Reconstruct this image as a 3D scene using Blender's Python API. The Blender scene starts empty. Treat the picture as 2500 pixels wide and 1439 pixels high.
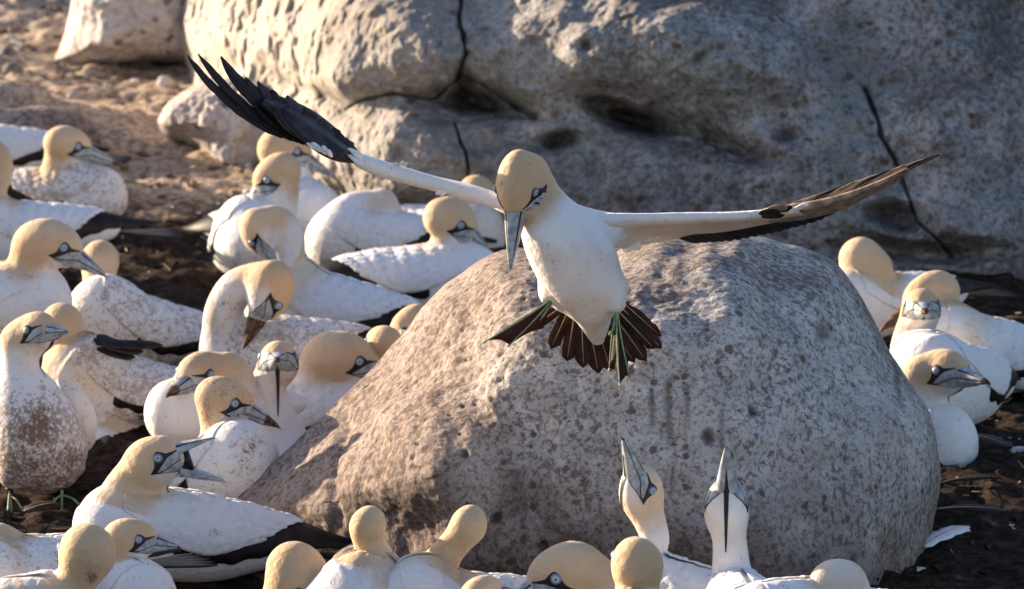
import bpy, math, random
import numpy as np
from mathutils import Vector, Matrix, Quaternion
rad = math.radians
random.seed(7); RNG = np.random.default_rng(7)
scene = bpy.context.scene
COL = scene.collection

# ------------------------------------------------------------------ camera
H = 2.6; PITCH = rad(13.0); FOC = 225.0
cam_d = bpy.data.cameras.new('camera'); cam = bpy.data.objects.new('camera', cam_d); COL.objects.link(cam)
cam.location = (0, 0, H); cam.rotation_euler = (math.pi/2 - PITCH, 0, 0)
cam_d.lens = FOC; cam_d.sensor_width = 36; cam_d.clip_start = 0.1; cam_d.clip_end = 2000
cam_d.dof.use_dof = True; cam_d.dof.focus_distance = 9.25; cam_d.dof.aperture_fstop = 11.0
scene.camera = cam
# ------------------------------------------------------------------ light
SUN_EL = rad(10.5); SUN_BACK = rad(33.0)
SV = Vector((-math.cos(SUN_BACK)*math.cos(SUN_EL), math.sin(SUN_BACK)*math.cos(SUN_EL), math.sin(SUN_EL)))
world = bpy.data.worlds.new('World'); scene.world = world; world.use_nodes = True
wn = world.node_tree; bgn = wn.nodes['Background']
sky = wn.nodes.new('ShaderNodeTexSky'); sky.sky_type = 'NISHITA'; sky.sun_disc = False
sky.sun_elevation = SUN_EL; sky.sun_rotation = math.atan2(SV.x, SV.y) % (2*math.pi)
sky.air_density = 1.0; sky.dust_density = 1.0
tint = wn.nodes.new('ShaderNodeMix'); tint.data_type = 'RGBA'; tint.blend_type = 'MULTIPLY'; tint.inputs[0].default_value = 1.0; tint.inputs[7].default_value = (1.0, .955, 1.09, 1)
wn.links.new(sky.outputs[0], tint.inputs[6]); wn.links.new(tint.outputs[2], bgn.inputs[0]); bgn.inputs[1].default_value = 0.10
sl = bpy.data.lights.new('sun', 'SUN'); sl.energy = 5.0; sl.angle = rad(0.6); sl.color = (1.0, 0.80, 0.58)
so = bpy.data.objects.new('sun', sl); COL.objects.link(so); so.rotation_euler = SV.to_track_quat('Z', 'Y').to_euler()
so.location = (-5, 10, 6)
scene.view_settings.view_transform = 'Standard'; scene.view_settings.look = 'None'
scene.view_settings.gamma = 1.0; scene.view_settings.exposure = 1.38

# ------------------------------------------------------------------ geometry of the view: pixels of the 2500 px photo <-> places
FPX = FOC/36*2500
CAMP = np.array([0, 0, H]); FW = np.array([0, math.cos(PITCH), -math.sin(PITCH)]); UPV = np.array([0, math.sin(PITCH), math.cos(PITCH)]); RT = np.array([1., 0, 0])
def ray(px, py):
    px = np.asarray(px, float)[..., None]; py = np.asarray(py, float)[..., None]
    return FW + (px-1250)/FPX*RT + (719.5-py)/FPX*UPV
def W(px, py, d):
    return CAMP + np.asarray(d, float)[..., None]*ray(px, py)
def depth_at_z(px, py, z):
    r = ray(px, py); return float((z-H)/r[2])

# ------------------------------------------------------------------ noise
def _h(ix, iy, iz, s):
    n = (ix.astype(np.int64)*374761393 + iy.astype(np.int64)*668265263 + iz.astype(np.int64)*2147483647 + s*974711) & 0xffffffff
    n = ((n ^ (n >> 13))*1274126177) & 0xffffffff
    n = ((n ^ (n >> 16))*2246822519) & 0xffffffff
    return ((n ^ (n >> 15)) & 0xffff)/65535.0
def vnoise(P, s=0):
    P = np.asarray(P, float); I = np.floor(P).astype(np.int64); f = P-I; f = f*f*f*(f*(f*6-15)+10)
    r = 0
    for a in (0, 1):
        for b in (0, 1):
            for c in (0, 1):
                w = (f[..., 0] if a else 1-f[..., 0])*(f[..., 1] if b else 1-f[..., 1])*(f[..., 2] if c else 1-f[..., 2])
                r = r + w*_h(I[..., 0]+a, I[..., 1]+b, I[..., 2]+c, s)
    return r*2-1
def fbm(P, o=4, s=0, g=0.5, l=2.03):
    r = 0; a = 1; P = np.asarray(P, float)
    for i in range(o):
        r = r + a*vnoise(P + i*17.3, s+i); a *= g; P = P*l
    return r
def worley(P, s=0):
    I = np.floor(P).astype(np.int64); best = np.full(P.shape[:-1], 9.0); hid = np.zeros(P.shape[:-1])
    for a in (-1, 0, 1):
        for b in (-1, 0, 1):
            for c in (-1, 0, 1):
                J = I+np.array([a, b, c]); x, y, z = J[..., 0], J[..., 1], J[..., 2]
                d = np.sqrt((x+_h(x, y, z, s)-P[..., 0])**2+(y+_h(x, y, z, s+1)-P[..., 1])**2+(z+_h(x, y, z, s+2)-P[..., 2])**2)
                m = d < best; best = np.where(m, d, best); hid = np.where(m, _h(x, y, z, s+3), hid)
    return best, hid
def sstep(a, b, x):
    t = np.clip((x-a)/(b-a), 0, 1); return t*t*(3-2*t)

def ground_z(x, y):
    x = np.asarray(x, float); y = np.asarray(y, float)
    P = np.stack([x, y, np.zeros_like(x)], -1)
    z = -0.16*sstep(9.4, 8.4, y)
    return z + 0.016*fbm(P*2.3, 3, 5) + 0.006*fbm(P*14, 3, 9)

# ------------------------------------------------------------------ materials
def new_mat(name):
    m = bpy.data.materials.new(name); m.use_nodes = True
    nt = m.node_tree; return m, nt, nt.nodes['Principled BSDF']
def N(nt, t, **k):
    n = nt.nodes.new(t)
    for a, b in k.items(): setattr(n, a, b)
    return n
def lk(nt, a, b): nt.links.new(a, b)
def noise_n(nt, vec, scale, detail=4, rough=.55):
    n = N(nt, 'ShaderNodeTexNoise'); n.inputs['Scale'].default_value = scale; n.inputs['Detail'].default_value = detail; n.inputs['Roughness'].default_value = rough
    lk(nt, vec, n.inputs['Vector']); return n
def ramp_n(nt, fac, a, b, ca=0., cb=1.):
    r = N(nt, 'ShaderNodeMapRange', interpolation_type='SMOOTHSTEP'); r.inputs[1].default_value = a; r.inputs[2].default_value = b; r.inputs[3].default_value = ca; r.inputs[4].default_value = cb
    lk(nt, fac, r.inputs[0]); return r.outputs[0]
def mix_n(nt, fac, a, b):
    m = N(nt, 'ShaderNodeMix', data_type='RGBA')
    for s, v in ((0, fac), (6, a), (7, b)):
        if hasattr(v, 'is_linked') or hasattr(v, 'links'): lk(nt, v, m.inputs[s])
        elif isinstance(v, (int, float)): m.inputs[s].default_value = v
        else: m.inputs[s].default_value = (*v, 1)
    return m.outputs[2]
def math_n(nt, op, a, b=0.):
    m = N(nt, 'ShaderNodeMath', operation=op)
    for s, v in ((0, a), (1, b)):
        if isinstance(v, (int, float)): m.inputs[s].default_value = v
        else: lk(nt, v, m.inputs[s])
    return m.outputs[0]
def bump_n(nt, hgt, dist, strength=1., prev=None):
    b = N(nt, 'ShaderNodeBump'); b.inputs['Strength'].default_value = strength; b.inputs['Distance'].default_value = dist
    lk(nt, hgt, b.inputs['Height'])
    if prev: lk(nt, prev, b.inputs['Normal'])
    return b.outputs[0]
def attr_n(nt, name):
    a = N(nt, 'ShaderNodeAttribute', attribute_name=name); return a.outputs['Fac']
def coords(nt, stretch=None, rnd=True):
    tc = N(nt, 'ShaderNodeTexCoord'); v = tc.outputs['Object']
    if rnd:
        oi = N(nt, 'ShaderNodeObjectInfo'); mu = math_n(nt, 'MULTIPLY', oi.outputs['Random'], 50.)
        ad = N(nt, 'ShaderNodeVectorMath', operation='ADD'); lk(nt, v, ad.inputs[0]); lk(nt, mu, ad.inputs[1]); v = ad.outputs[0]
    if stretch:
        mp = N(nt, 'ShaderNodeMapping'); mp.inputs['Scale'].default_value = stretch; lk(nt, v, mp.inputs[0]); v = mp.outputs[0]
    return v

def feather_mat():
    m, nt, p = new_mat('white_feather'); v = coords(nt)
    big = noise_n(nt, v, 9, 3); fine = noise_n(nt, v, 85, 6, .7); fleck = noise_n(nt, v, 230, 3, .6); mid = noise_n(nt, v, 26, 4, .6)
    buff = attr_n(nt, 'buff'); dirt = attr_n(nt, 'dirt'); dark = attr_n(nt, 'stain')
    hue = ramp_n(nt, big.outputs[0], .35, .65)
    bc = mix_n(nt, hue, (.60, .41, .24), (.68, .50, .32))
    wc = mix_n(nt, hue, (.80, .79, .80), (.84, .83, .82))
    be = math_n(nt, 'ADD', buff, math_n(nt, 'MULTIPLY', math_n(nt, 'SUBTRACT', mid.outputs[0], .5), .7))
    c = mix_n(nt, ramp_n(nt, be, .05, 1.), wc, bc)
    # dirt: flecks + patches whose amount follows the attribute
    mixn = math_n(nt, 'ADD', math_n(nt, 'MULTIPLY', fine.outputs[0], .46), math_n(nt, 'MULTIPLY', fleck.outputs[0], .38)); mixn = math_n(nt, 'ADD', mixn, math_n(nt, 'MULTIPLY', mid.outputs[0], .16))
    dsum = math_n(nt, 'ADD', mixn, math_n(nt, 'MULTIPLY', dirt, .14))
    dm = ramp_n(nt, dsum, .575, .665)
    dm = math_n(nt, 'MULTIPLY', dm, .62)
    c = mix_n(nt, math_n(nt, 'MULTIPLY', dirt, .16), c, (.55, .43, .33))
    c = mix_n(nt, dm, c, (.27, .165, .10))
    sm = ramp_n(nt, math_n(nt, 'ADD', math_n(nt, 'MULTIPLY', dark, .34), mixn), .56, .80)
    c = mix_n(nt, math_n(nt, 'MULTIPLY', sm, .85), c, (.17, .085, .04))
    lk(nt, c, p.inputs['Base Color']); p.inputs['Roughness'].default_value = .75; p.inputs['Specular IOR Level'].default_value = .2
    p.inputs['Subsurface Weight'].default_value = .12; p.inputs['Subsurface Radius'].default_value = (.012, .008, .005); p.inputs['Subsurface Scale'].default_value = 1.
    p.inputs['Sheen Weight'].default_value = .12
    vo = N(nt, 'ShaderNodeTexVoronoi', feature='F1'); vo.inputs['Scale'].default_value = 75; vo.inputs['Randomness'].default_value = .9
    wv = N(nt, 'ShaderNodeVectorMath', operation='ADD'); lk(nt, v, wv.inputs[0]); sc_ = N(nt, 'ShaderNodeVectorMath', operation='SCALE'); sc_.inputs[3].default_value = .02; lk(nt, mid.outputs[1], sc_.inputs[0]); lk(nt, sc_.outputs[0], wv.inputs[1]); lk(nt, wv.outputs[0], vo.inputs['Vector'])
    b = bump_n(nt, vo.outputs['Distance'], .0028, .5); b = bump_n(nt, fine.outputs[0], .004, .6, b); b = bump_n(nt, fleck.outputs[0], .0012, .6, b)
    lk(nt, b, p.inputs['Normal']); return m
def simple_mat(name, c1, c2, scale=40, rough=.5, bump=.0006, spec=.35, stretch=None, sss=0):
    m, nt, p = new_mat(name); v = coords(nt, stretch)
    n = noise_n(nt, v, scale, 4)
    lk(nt, mix_n(nt, ramp_n(nt, n.outputs[0], .35, .65), c1, c2), p.inputs['Base Color'])
    p.inputs['Roughness'].default_value = rough; p.inputs['Specular IOR Level'].default_value = spec
    if bump: lk(nt, bump_n(nt, n.outputs[0], bump, .7), p.inputs['Normal'])
    return m
def translucent_mat(name, c1, c2, tr, stretch=None):
    m, nt, p = new_mat(name); v = coords(nt, stretch)
    n = noise_n(nt, v, 60, 4); c = mix_n(nt, ramp_n(nt, n.outputs[0], .35, .65), c1, c2)
    lk(nt, c, p.inputs['Base Color']); p.inputs['Roughness'].default_value = .6; p.inputs['Specular IOR Level'].default_value = .25
    t = N(nt, 'ShaderNodeBsdfTranslucent'); t.inputs[0].default_value = (*tr, 1)
    mx = N(nt, 'ShaderNodeMixShader'); mx.inputs[0].default_value = .35
    lk(nt, p.outputs[0], mx.inputs[1]); lk(nt, t.outputs[0], mx.inputs[2])
    lk(nt, mx.outputs[0], nt.nodes['Material Output'].inputs[0]); return m
def rock_mat(name, light, mid, dark, speck, sp_amt, green=0.0, scale=1.0):
    m, nt, p = new_mat(name); v = coords(nt, None, False)
    big = noise_n(nt, v, 3.2*scale, 5, .6); med = noise_n(nt, v, 17*scale, 6, .65); fine = noise_n(nt, v, 88*scale, 6, .7); fl = noise_n(nt, v, 150*scale, 4, .6)
    pit = attr_n(nt, 'pit'); warm = attr_n(nt, 'warm')
    c = mix_n(nt, ramp_n(nt, med.outputs[0], .38, .62), mid, light)
    c = mix_n(nt, math_n(nt, 'MULTIPLY', ramp_n(nt, big.outputs[0], .43, .62), .6), c, dark)
    if green: c = mix_n(nt, math_n(nt, 'MULTIPLY', ramp_n(nt, noise_n(nt, v, 5.5, 4).outputs[0], .48, .66), green), c, (.20, .25, .21))
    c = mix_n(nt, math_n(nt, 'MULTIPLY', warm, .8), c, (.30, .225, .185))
    # lichen and dirt speckle
    s = math_n(nt, 'ADD', math_n(nt, 'MULTIPLY', fine.outputs[0], .7), math_n(nt, 'MULTIPLY', big.outputs[0], .3))
    s1 = ramp_n(nt, s, .475, .56)
    c = mix_n(nt, math_n(nt, 'MULTIPLY', s1, sp_amt), c, speck)
    s2 = ramp_n(nt, fl.outputs[0], .50, .60); c = mix_n(nt, math_n(nt, 'MULTIPLY', s2, sp_amt*.6), c, speck)
    vo = N(nt, 'ShaderNodeTexVoronoi', feature='F1'); vo.inputs['Scale'].default_value = 62*scale; lk(nt, v, vo.inputs['Vector'])
    sepv = N(nt, 'ShaderNodeSeparateColor'); lk(nt, vo.outputs['Color'], sepv.inputs[0])
    dd = math_n(nt, 'ADD', vo.outputs['Distance'], math_n(nt, 'MULTIPLY', math_n(nt, 'SUBTRACT', fine.outputs[0], .5), 1.7))
    thr = math_n(nt, 'MULTIPLY', math_n(nt, 'POWER', sepv.outputs[0], 4.), .50)
    spot = ramp_n(nt, math_n(nt, 'SUBTRACT', thr, dd), .0, .12)
    c = mix_n(nt, math_n(nt, 'MULTIPLY', spot, .8), c, (.10, .055, .042))
    pn = math_n(nt, 'MULTIPLY', pit, ramp_n(nt, med.outputs[0], .25, .6, .55, 1.)); c = mix_n(nt, pn, c, (.062, .042, .034)); c = mix_n(nt, math_n(nt, 'MULTIPLY', attr_n(nt, 'sunlit_chalk'), ramp_n(nt, med.outputs[0], .36, .5, .55, 1.)), c, (.47, .425, .37))
    lk(nt, c, p.inputs['Base Color']); p.inputs['Roughness'].default_value = .9; p.inputs['Specular IOR Level'].default_value = .15
    b = bump_n(nt, med.outputs[0], .010/scale, .5); b = bump_n(nt, fine.outputs[0], .0035/scale, .8, b); b = bump_n(nt, fl.outputs[0], .0015, .6, b)
    lk(nt, b, p.inputs['Normal']); return m
def ground_mat():
    m, nt, p = new_mat('colony_dirt'); v = coords(nt, None, False)
    med = noise_n(nt, v, 9, 6, .65); fine = noise_n(nt, v, 55, 6, .7); far = attr_n(nt, 'dry')
    c1 = mix_n(nt, ramp_n(nt, fine.outputs[0], .4, .62), (.015, .010, .007), (.055, .034, .024))
    c2 = mix_n(nt, ramp_n(nt, fine.outputs[0], .38, .60), (.27, .185, .125), (.62, .50, .38))
    f = math_n(nt, 'ADD', far, math_n(nt, 'MULTIPLY', math_n(nt, 'SUBTRACT', med.outputs[0], .5), 1.6))
    c = mix_n(nt, ramp_n(nt, f, .25, .8), c1, c2)  # mix of dark mud and pale earth carries painted shade and sunlight
    lk(nt, c, p.inputs['Base Color']); p.inputs['Roughness'].default_value = .95; p.inputs['Specular IOR Level'].default_value = .1
    b = bump_n(nt, med.outputs[0], .02, .6); b = bump_n(nt, fine.outputs[0], .008, 1., b); lk(nt, b, p.inputs['Normal']); return m
M = {}
M['feather'] = feather_mat()
M['black'] = simple_mat('black_feather', (.008, .006, .006), (.022, .016, .015), 50, .55, .001, .25, (1, 1, 1))
M['blackblue'] = simple_mat('flight_feather_top', (.016, .013, .017), (.04, .034, .04), 60, .5, .001, .3)
M['skin'] = simple_mat('black_facial_skin', (.006, .006, .010), (.012, .012, .018), 80, .45, 0, .4)
M['bill'] = simple_mat('blue_grey_bill', (.22, .25, .28), (.44, .46, .48), 90, .5, .0004, .45)
M['mudbill'] = simple_mat('muddy_bill', (.06, .032, .022), (.18, .11, .075), 130, .85, .0015, .15)
M['ring'] = simple_mat('blue_eye_ring', (.13, .18, .26), (.18, .24, .32), 90, .4, 0, .5)
M['iris'] = simple_mat('pale_iris', (.34, .40, .47), (.44, .49, .54), 90, .4, 0, .3)
M['pupil'] = simple_mat('pupil', (.004, .004, .004), (.006, .006, .006), 90, .1, 0, .6)
M['web'] = translucent_mat('dark_web', (.018, .012, .010), (.045, .025, .018), (.16, .05, .03))
M['green'] = simple_mat('green_toe_line', (.15, .22, .10), (.28, .36, .20), 90, .45, .0003, .4)
M['tail'] = translucent_mat('brown_tail_feather', (.018, .010, .007), (.055, .030, .020), (.12, .045, .02))
M['shaft'] = simple_mat('pale_feather_shaft', (.35, .26, .18), (.50, .40, .30), 90, .5, 0, .3)
M['brownwing'] = simple_mat('pale_brown_primary', (.20, .13, .09), (.42, .31, .22), 70, .6, .001, .3)
M['rock'] = rock_mat('speckled_guano_rock', (.62, .60, .585), (.46, .44, .425), (.26, .23, .215), (.11, .078, .063), .74)
M['wall'] = rock_mat('guano_covered_cliff', (.44, .43, .42), (.285, .278, .275), (.14, .13, .125), (.08, .065, .06), .7, .4, .8)
M['paler'] = rock_mat('white_guano_boulder', (.66, .63, .62), (.54, .51, .49), (.42, .36, .33), (.25, .17, .13), .35, 0, .6)
M['ground'] = ground_mat()
M['debris'] = simple_mat('dirt_clods', (.10, .065, .045), (.30, .21, .15), 30, .95, .003, .1)
M['darkdebris'] = simple_mat('dark_dirt_clods', (.02, .013, .010), (.065, .042, .030), 30, .95, .003, .1)
M['straw'] = simple_mat('dry_straw', (.28, .18, .10), (.48, .36, .22), 30, .8, 0, .2)
M['whitebit'] = simple_mat('white_down', (.55, .53, .52), (.75, .73, .72), 60, .9, .001, .1)

# ------------------------------------------------------------------ mesh helpers
def mk(name, V, F, mat, parent=None, smooth=True, fm=None, attrs=None, loc=None):
    V = np.asarray(V, float)
    if loc is None and parent is not None: loc = ORG.get(parent.name, np.zeros(3))
    if loc is None: loc = np.zeros(3)
    me = bpy.data.meshes.new(name)
    me.from_pydata((V-loc).tolist(), [], F if isinstance(F, list) else F.tolist())
    for mm in (mat if isinstance(mat, (list, tuple)) else [mat]): me.materials.append(mm)
    if fm is not None: me.polygons.foreach_set('material_index', np.asarray(fm, dtype=np.int32))
    if smooth: me.polygons.foreach_set('use_smooth', np.ones(len(me.polygons), bool))
    for k, a in (attrs or {}).items():
        at = me.attributes.new(k, 'FLOAT', 'POINT'); at.data.foreach_set('value', np.asarray(a, np.float32))
    me.update(); me.validate()
    o = bpy.data.objects.new(name, me); COL.objects.link(o)
    if parent is not None:
        o.parent = parent; ORG[o.name] = loc
    else:
        o.location = loc; ORG[o.name] = loc
    return o
ORG = {}
def empty(name, loc):
    o = bpy.data.objects.new(name, None); COL.objects.link(o); o.location = loc; o.empty_display_size = .05; ORG[o.name] = np.array(loc, float); return o
def tag(o, label=None, cat=None, group=None, kind=None):
    for k, v in (('label', label), ('category', cat), ('group', group), ('kind', kind)):
        if v: o[k] = v
    return o
def grid_faces(nu, nv, wrap_v=False, flip=False):
    i, j = np.meshgrid(np.arange(nu-1), np.arange(nv if wrap_v else nv-1), indexing='ij'); i = i.ravel(); j = j.ravel(); j2 = (j+1) % nv
    q = np.stack([i*nv+j, (i+1)*nv+j, (i+1)*nv+j2, i*nv+j2], 1)
    return q[:, ::-1] if flip else q
def nrm(v): v = np.asarray(v, float); return v/(np.linalg.norm(v, axis=-1, keepdims=True)+1e-12)
def catmull(P, n):
    P = np.asarray(P, float); P = np.vstack([2*P[0]-P[1], P, 2*P[-1]-P[-2]]); out = []
    for i in range(1, len(P)-2):
        for t in np.linspace(0, 1, n, endpoint=False):
            a, b, c, d = P[i-1], P[i], P[i+1], P[i+2]
            out.append(.5*((2*b)+(-a+c)*t+(2*a-5*b+4*c-d)*t*t+(-a+3*b-3*c+d)*t**3))
    out.append(P[-2]); return np.array(out)
def tube(path, radii, ns=8, cap=True):
    """verts, faces of a round tapered tube along a path"""
    path = np.asarray(path, float); n = len(path); T = nrm(np.gradient(path, axis=0)); V = []
    a = nrm(np.cross(T[0], [0.3, 0.2, 0.9]))
    for i in range(n):
        a = nrm(a - T[i]*np.dot(a, T[i])); b = np.cross(T[i], a)
        r = radii[i] if np.ndim(radii[i]) else (radii[i], radii[i])
        for k in range(ns):
            t = 2*math.pi*k/ns; V.append(path[i]+r[0]*math.cos(t)*a+r[1]*math.sin(t)*b)
    F = grid_faces(n, ns, True).tolist()
    if cap: F += [list(range(ns)), list(range((n-1)*ns, n*ns))[::-1]]
    return np.array(V), F
def join(parts):
    V = []; F = []; k = 0; fm = []
    for p in parts:
        v, f = p[0], p[1]; f = f if isinstance(f, list) else f.tolist()
        V.append(v); F += [[a+k for a in q] for q in f]; fm += [p[2] if len(p) > 2 else 0]*len(f); k += len(v)
    return np.vstack(V), F, fm
def blade(root, tip, width, normal, bend=0., n=14, power=.55, tipw=.0, skew=0., tp=(.72, 2.2), thick=.0012, jag=0., arc=None):
    """one feather: thin closed lens-section blade; returns (vane) and (shaft) meshes"""
    root = np.array(root, float); tip = np.array(tip, float); L = np.linalg.norm(tip-root); d = (tip-root)/L
    nr = nrm(np.asarray(normal, float) - d*np.dot(normal, d)); s = np.cross(d, nr)
    V = []; ctr = []
    cr = 5; xs = np.linspace(-1, 1, cr)
    for i in range(n):
        t = i/(n-1)
        w = width*((.30+.70*min(1, t/.35)**.8))*(1-max(0, (t-tp[0])/(1-tp[0]))**tp[1]*(1-tipw))
        w = max(w, width*.04)
        c = root+d*L*t+nr*bend*L*(4*t*(1-t)) if bend else root+d*L*t
        if arc is not None: c = c+np.asarray(arc)*4*t*(1-t)
        ctr.append(c)
        for x in xs:
            j = jag*(random.random()-.5)*width*(abs(x) > .9)
            V.append(c+s*(w*.5*x+skew*w*.3+j)-nr*abs(x)**1.5*width*.06)
    V = np.array(V); Vt = V + nr*thick*.5; Vb = V - nr*thick*.5
    F = grid_faces(n, cr); k = n*cr
    FF = F.tolist()+[[a+k for a in q[::-1]] for q in F.tolist()]
    # rim
    rim = [i*cr for i in range(n)]+[(n-1)*cr+j for j in range(1, cr)]+[i*cr+cr-1 for i in range(n-2, -1, -1)]+[j for j in range(cr-2, 0, -1)]
    for a, b in zip(rim, rim[1:]+rim[:1]): FF.append([b, a, a+k, b+k])
    ctr = np.array(ctr)[:int(n*.93)]
    sv, sf = tube(ctr+nr*thick*.4, np.linspace(width*.045+.0004, .0003, len(ctr)), 5)
    return (np.vstack([Vt, Vb]), FF), (sv, sf)

# ------------------------------------------------------------------ signed-distance bodies meshed with surface nets
def smin(a, b, k):
    h = np.clip(.5+.5*(b-a)/k, 0, 1); return b*(1-h)+a*h-k*h*(1-h)
def ell(P, c, R, r):
    q = (P-c)@R.T   # R rows are axes
    r = np.asarray(r); k0 = np.linalg.norm(q/r, axis=-1); k1 = np.linalg.norm(q/(r*r), axis=-1)+1e-9
    return k0*(k0-1)/k1
def cone(P, a, b, ra, rb):
    ba = b-a; h = np.clip(((P-a)@ba)/(ba@ba+1e-12), 0, 1)
    return np.linalg.norm(P-a-h[..., None]*ba, axis=-1)-(ra+(rb-ra)*h)
def chain(P, pts, rs):
    d = cone(P, pts[0], pts[1], rs[0], rs[1])
    for i in range(1, len(pts)-1): d = np.minimum(d, cone(P, pts[i], pts[i+1], rs[i], rs[i+1]))
    return d
def surfnets(F, org, h):
    nx, ny, nz = F.shape; tot = F.size; st = (ny*nz, nz, 1)
    cnt = np.zeros(tot); acc = np.zeros((3, tot)); quads = []
    for ax in range(3):
        sa = [slice(None)]*3; sb = [slice(None)]*3; sa[ax] = slice(0, -1); sb[ax] = slice(1, None)
        A = F[tuple(sa)]; B = F[tuple(sb)]; m = (A < 0) != (B < 0)
        idx = np.argwhere(m); a = A[m]; b = B[m]; t = a/(a-b); pos = idx.astype(float); pos[:, ax] += t
        fl = idx@np.array(st); u, v = (ax+1) % 3, (ax+2) % 3
        cells = [fl-st[u]-st[v], fl-st[v], fl, fl-st[u]]
        for c in cells:
            cnt += np.bincount(c, minlength=tot)
            for k in range(3): acc[k] += np.bincount(c, pos[:, k], minlength=tot)
        q = np.stack(cells, 1); q[a >= 0] = q[a >= 0][:, ::-1]; quads.append(q)
    used = np.nonzero(cnt)[0]; rm = -np.ones(tot, int); rm[used] = np.arange(len(used))
    V = (acc[:, used]/cnt[used]).T*h+org
    return V, rm[np.vstack(quads)]
def mesh_sdf(f, lo, hi, h):
    lo = np.array(lo)-6*h; n = np.ceil((np.array(hi)+6*h-lo)/(4*h)).astype(int); c4 = 4*h
    g = np.stack(np.meshgrid(*[lo[i]+c4*(np.arange(n[i])+.375) for i in range(3)], indexing='ij'), -1)
    Fc = f(g.reshape(-1, 3)).reshape(n)
    F = Fc.repeat(4, 0).repeat(4, 1).repeat(4, 2)
    m = np.abs(F) < 9*h; idx = np.argwhere(m)
    F[m] = f(lo+idx*h)
    for ax in range(3):
        s = [slice(None)]*3; s[ax] = 0; F[tuple(s)] = 1; s[ax] = -1; F[tuple(s)] = 1
    V, Q = surfnets(F, lo, h)
    e = h*.3; f0 = f(V); g = np.stack([f(V+np.array(d)*e)-f0 for d in ((1, 0, 0), (0, 1, 0), (0, 0, 1))], 1)/e
    V = V-(f0/np.maximum((g*g).sum(1), .2))[:, None]*g
    return V, Q
def march(f, S, D, maxd=.4):
    """sphere-trace from S along D (unit) on f"""
    t = np.zeros(len(S))
    for _ in range(28): t = np.minimum(t+f(S+D*t[:, None])*.9, maxd)
    return S+D*t[:, None]
def vec(yaw, pitch):
    y, p = rad(yaw), rad(pitch); return np.array([math.cos(y)*math.cos(p), -math.sin(y)*math.cos(p), math.sin(p)])
def frame(yaw, pitch, roll=0):
    f = vec(yaw, pitch); l = nrm(np.cross([0, 0, 1.], f)); u = np.cross(f, l)
    r = rad(roll); l2 = l*math.cos(r)+u*math.sin(r); u2 = -l*math.sin(r)+u*math.cos(r)
    return np.array([f, l2, u2])        # rows: forward, left, up
def poly_patch(poly, step):
    poly = np.array(poly); lo = poly.min(0); hi = poly.max(0)
    nx = int((hi[0]-lo[0])/step)+2
    # strip mesh: columns of constant x, clipped between lower and upper outline
    xs = np.linspace(lo[0]+1e-5, hi[0]-1e-5, nx); V = []; nv = 7
    for x in xs:
        ys = []
        for i in range(len(poly)):
            a, b = poly[i], poly[(i+1) % len(poly)]
            if (a[0]-x)*(b[0]-x) <= 0 and a[0] != b[0]: ys.append(a[1]+(b[1]-a[1])*(x-a[0])/(b[0]-a[0]))
        y0, y1 = min(ys), max(ys)
        for k in range(nv): V.append((x, y0+(y1-y0)*k/(nv-1)))
    return np.array(V), grid_faces(nx, nv)

def solve_head(eye, tip, d, hs, roll=0., g0=None):
    """head centre and direction that put the near eye and the bill tip where the photo has them"""
    E = W(eye[0], eye[1], d); best = None; ratio = math.hypot(eye[0]-tip[0], eye[1]-tip[1])/(.083*hs*FPX/d)
    bl = float(np.clip((ratio*1.05*.083-.0215)/.0616, .74, 1.25)) if ratio > .45 else 1.; ys = np.arange(-20, 201, 10.) if g0 is None else g0[0]+np.arange(-30, 31, 10.); ps = np.arange(-80, 81, 10.) if g0 is None else g0[1]+np.arange(-30, 31, 10.); st = 10.
    for it in range(4):
        for y in ys:
            for p in ps:
                R = frame(y, p, roll); sd = 1. if R[1]@FW < 0 else -1.
                hc = E-hs*(np.array([.014, sd*.0290, .0070])@R); t = hc+hs*(np.array([.0345+.0616*bl, 0, -.0145])@R)
                r = t-CAMP; dd = r@FW; X = 1250+FPX*(r@RT)/dd; Y = 719.5-FPX*(r@UPV)/dd
                e = math.hypot(X-tip[0], Y-tip[1])+.04*abs(p)+(.11*(90-abs(y-90)) if ratio > .45 and 0 <= y <= 180 else 0)+(0 if 0 <= y <= 180 else 5)
                if best is None or e < best[0]: best = (e, y, p, hc)
        st /= 3; ys = best[1]+st*np.arange(-3, 4); ps = best[2]+st*np.arange(-3, 4)
    return best[3], frame(best[1], best[2], roll), bl
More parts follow.
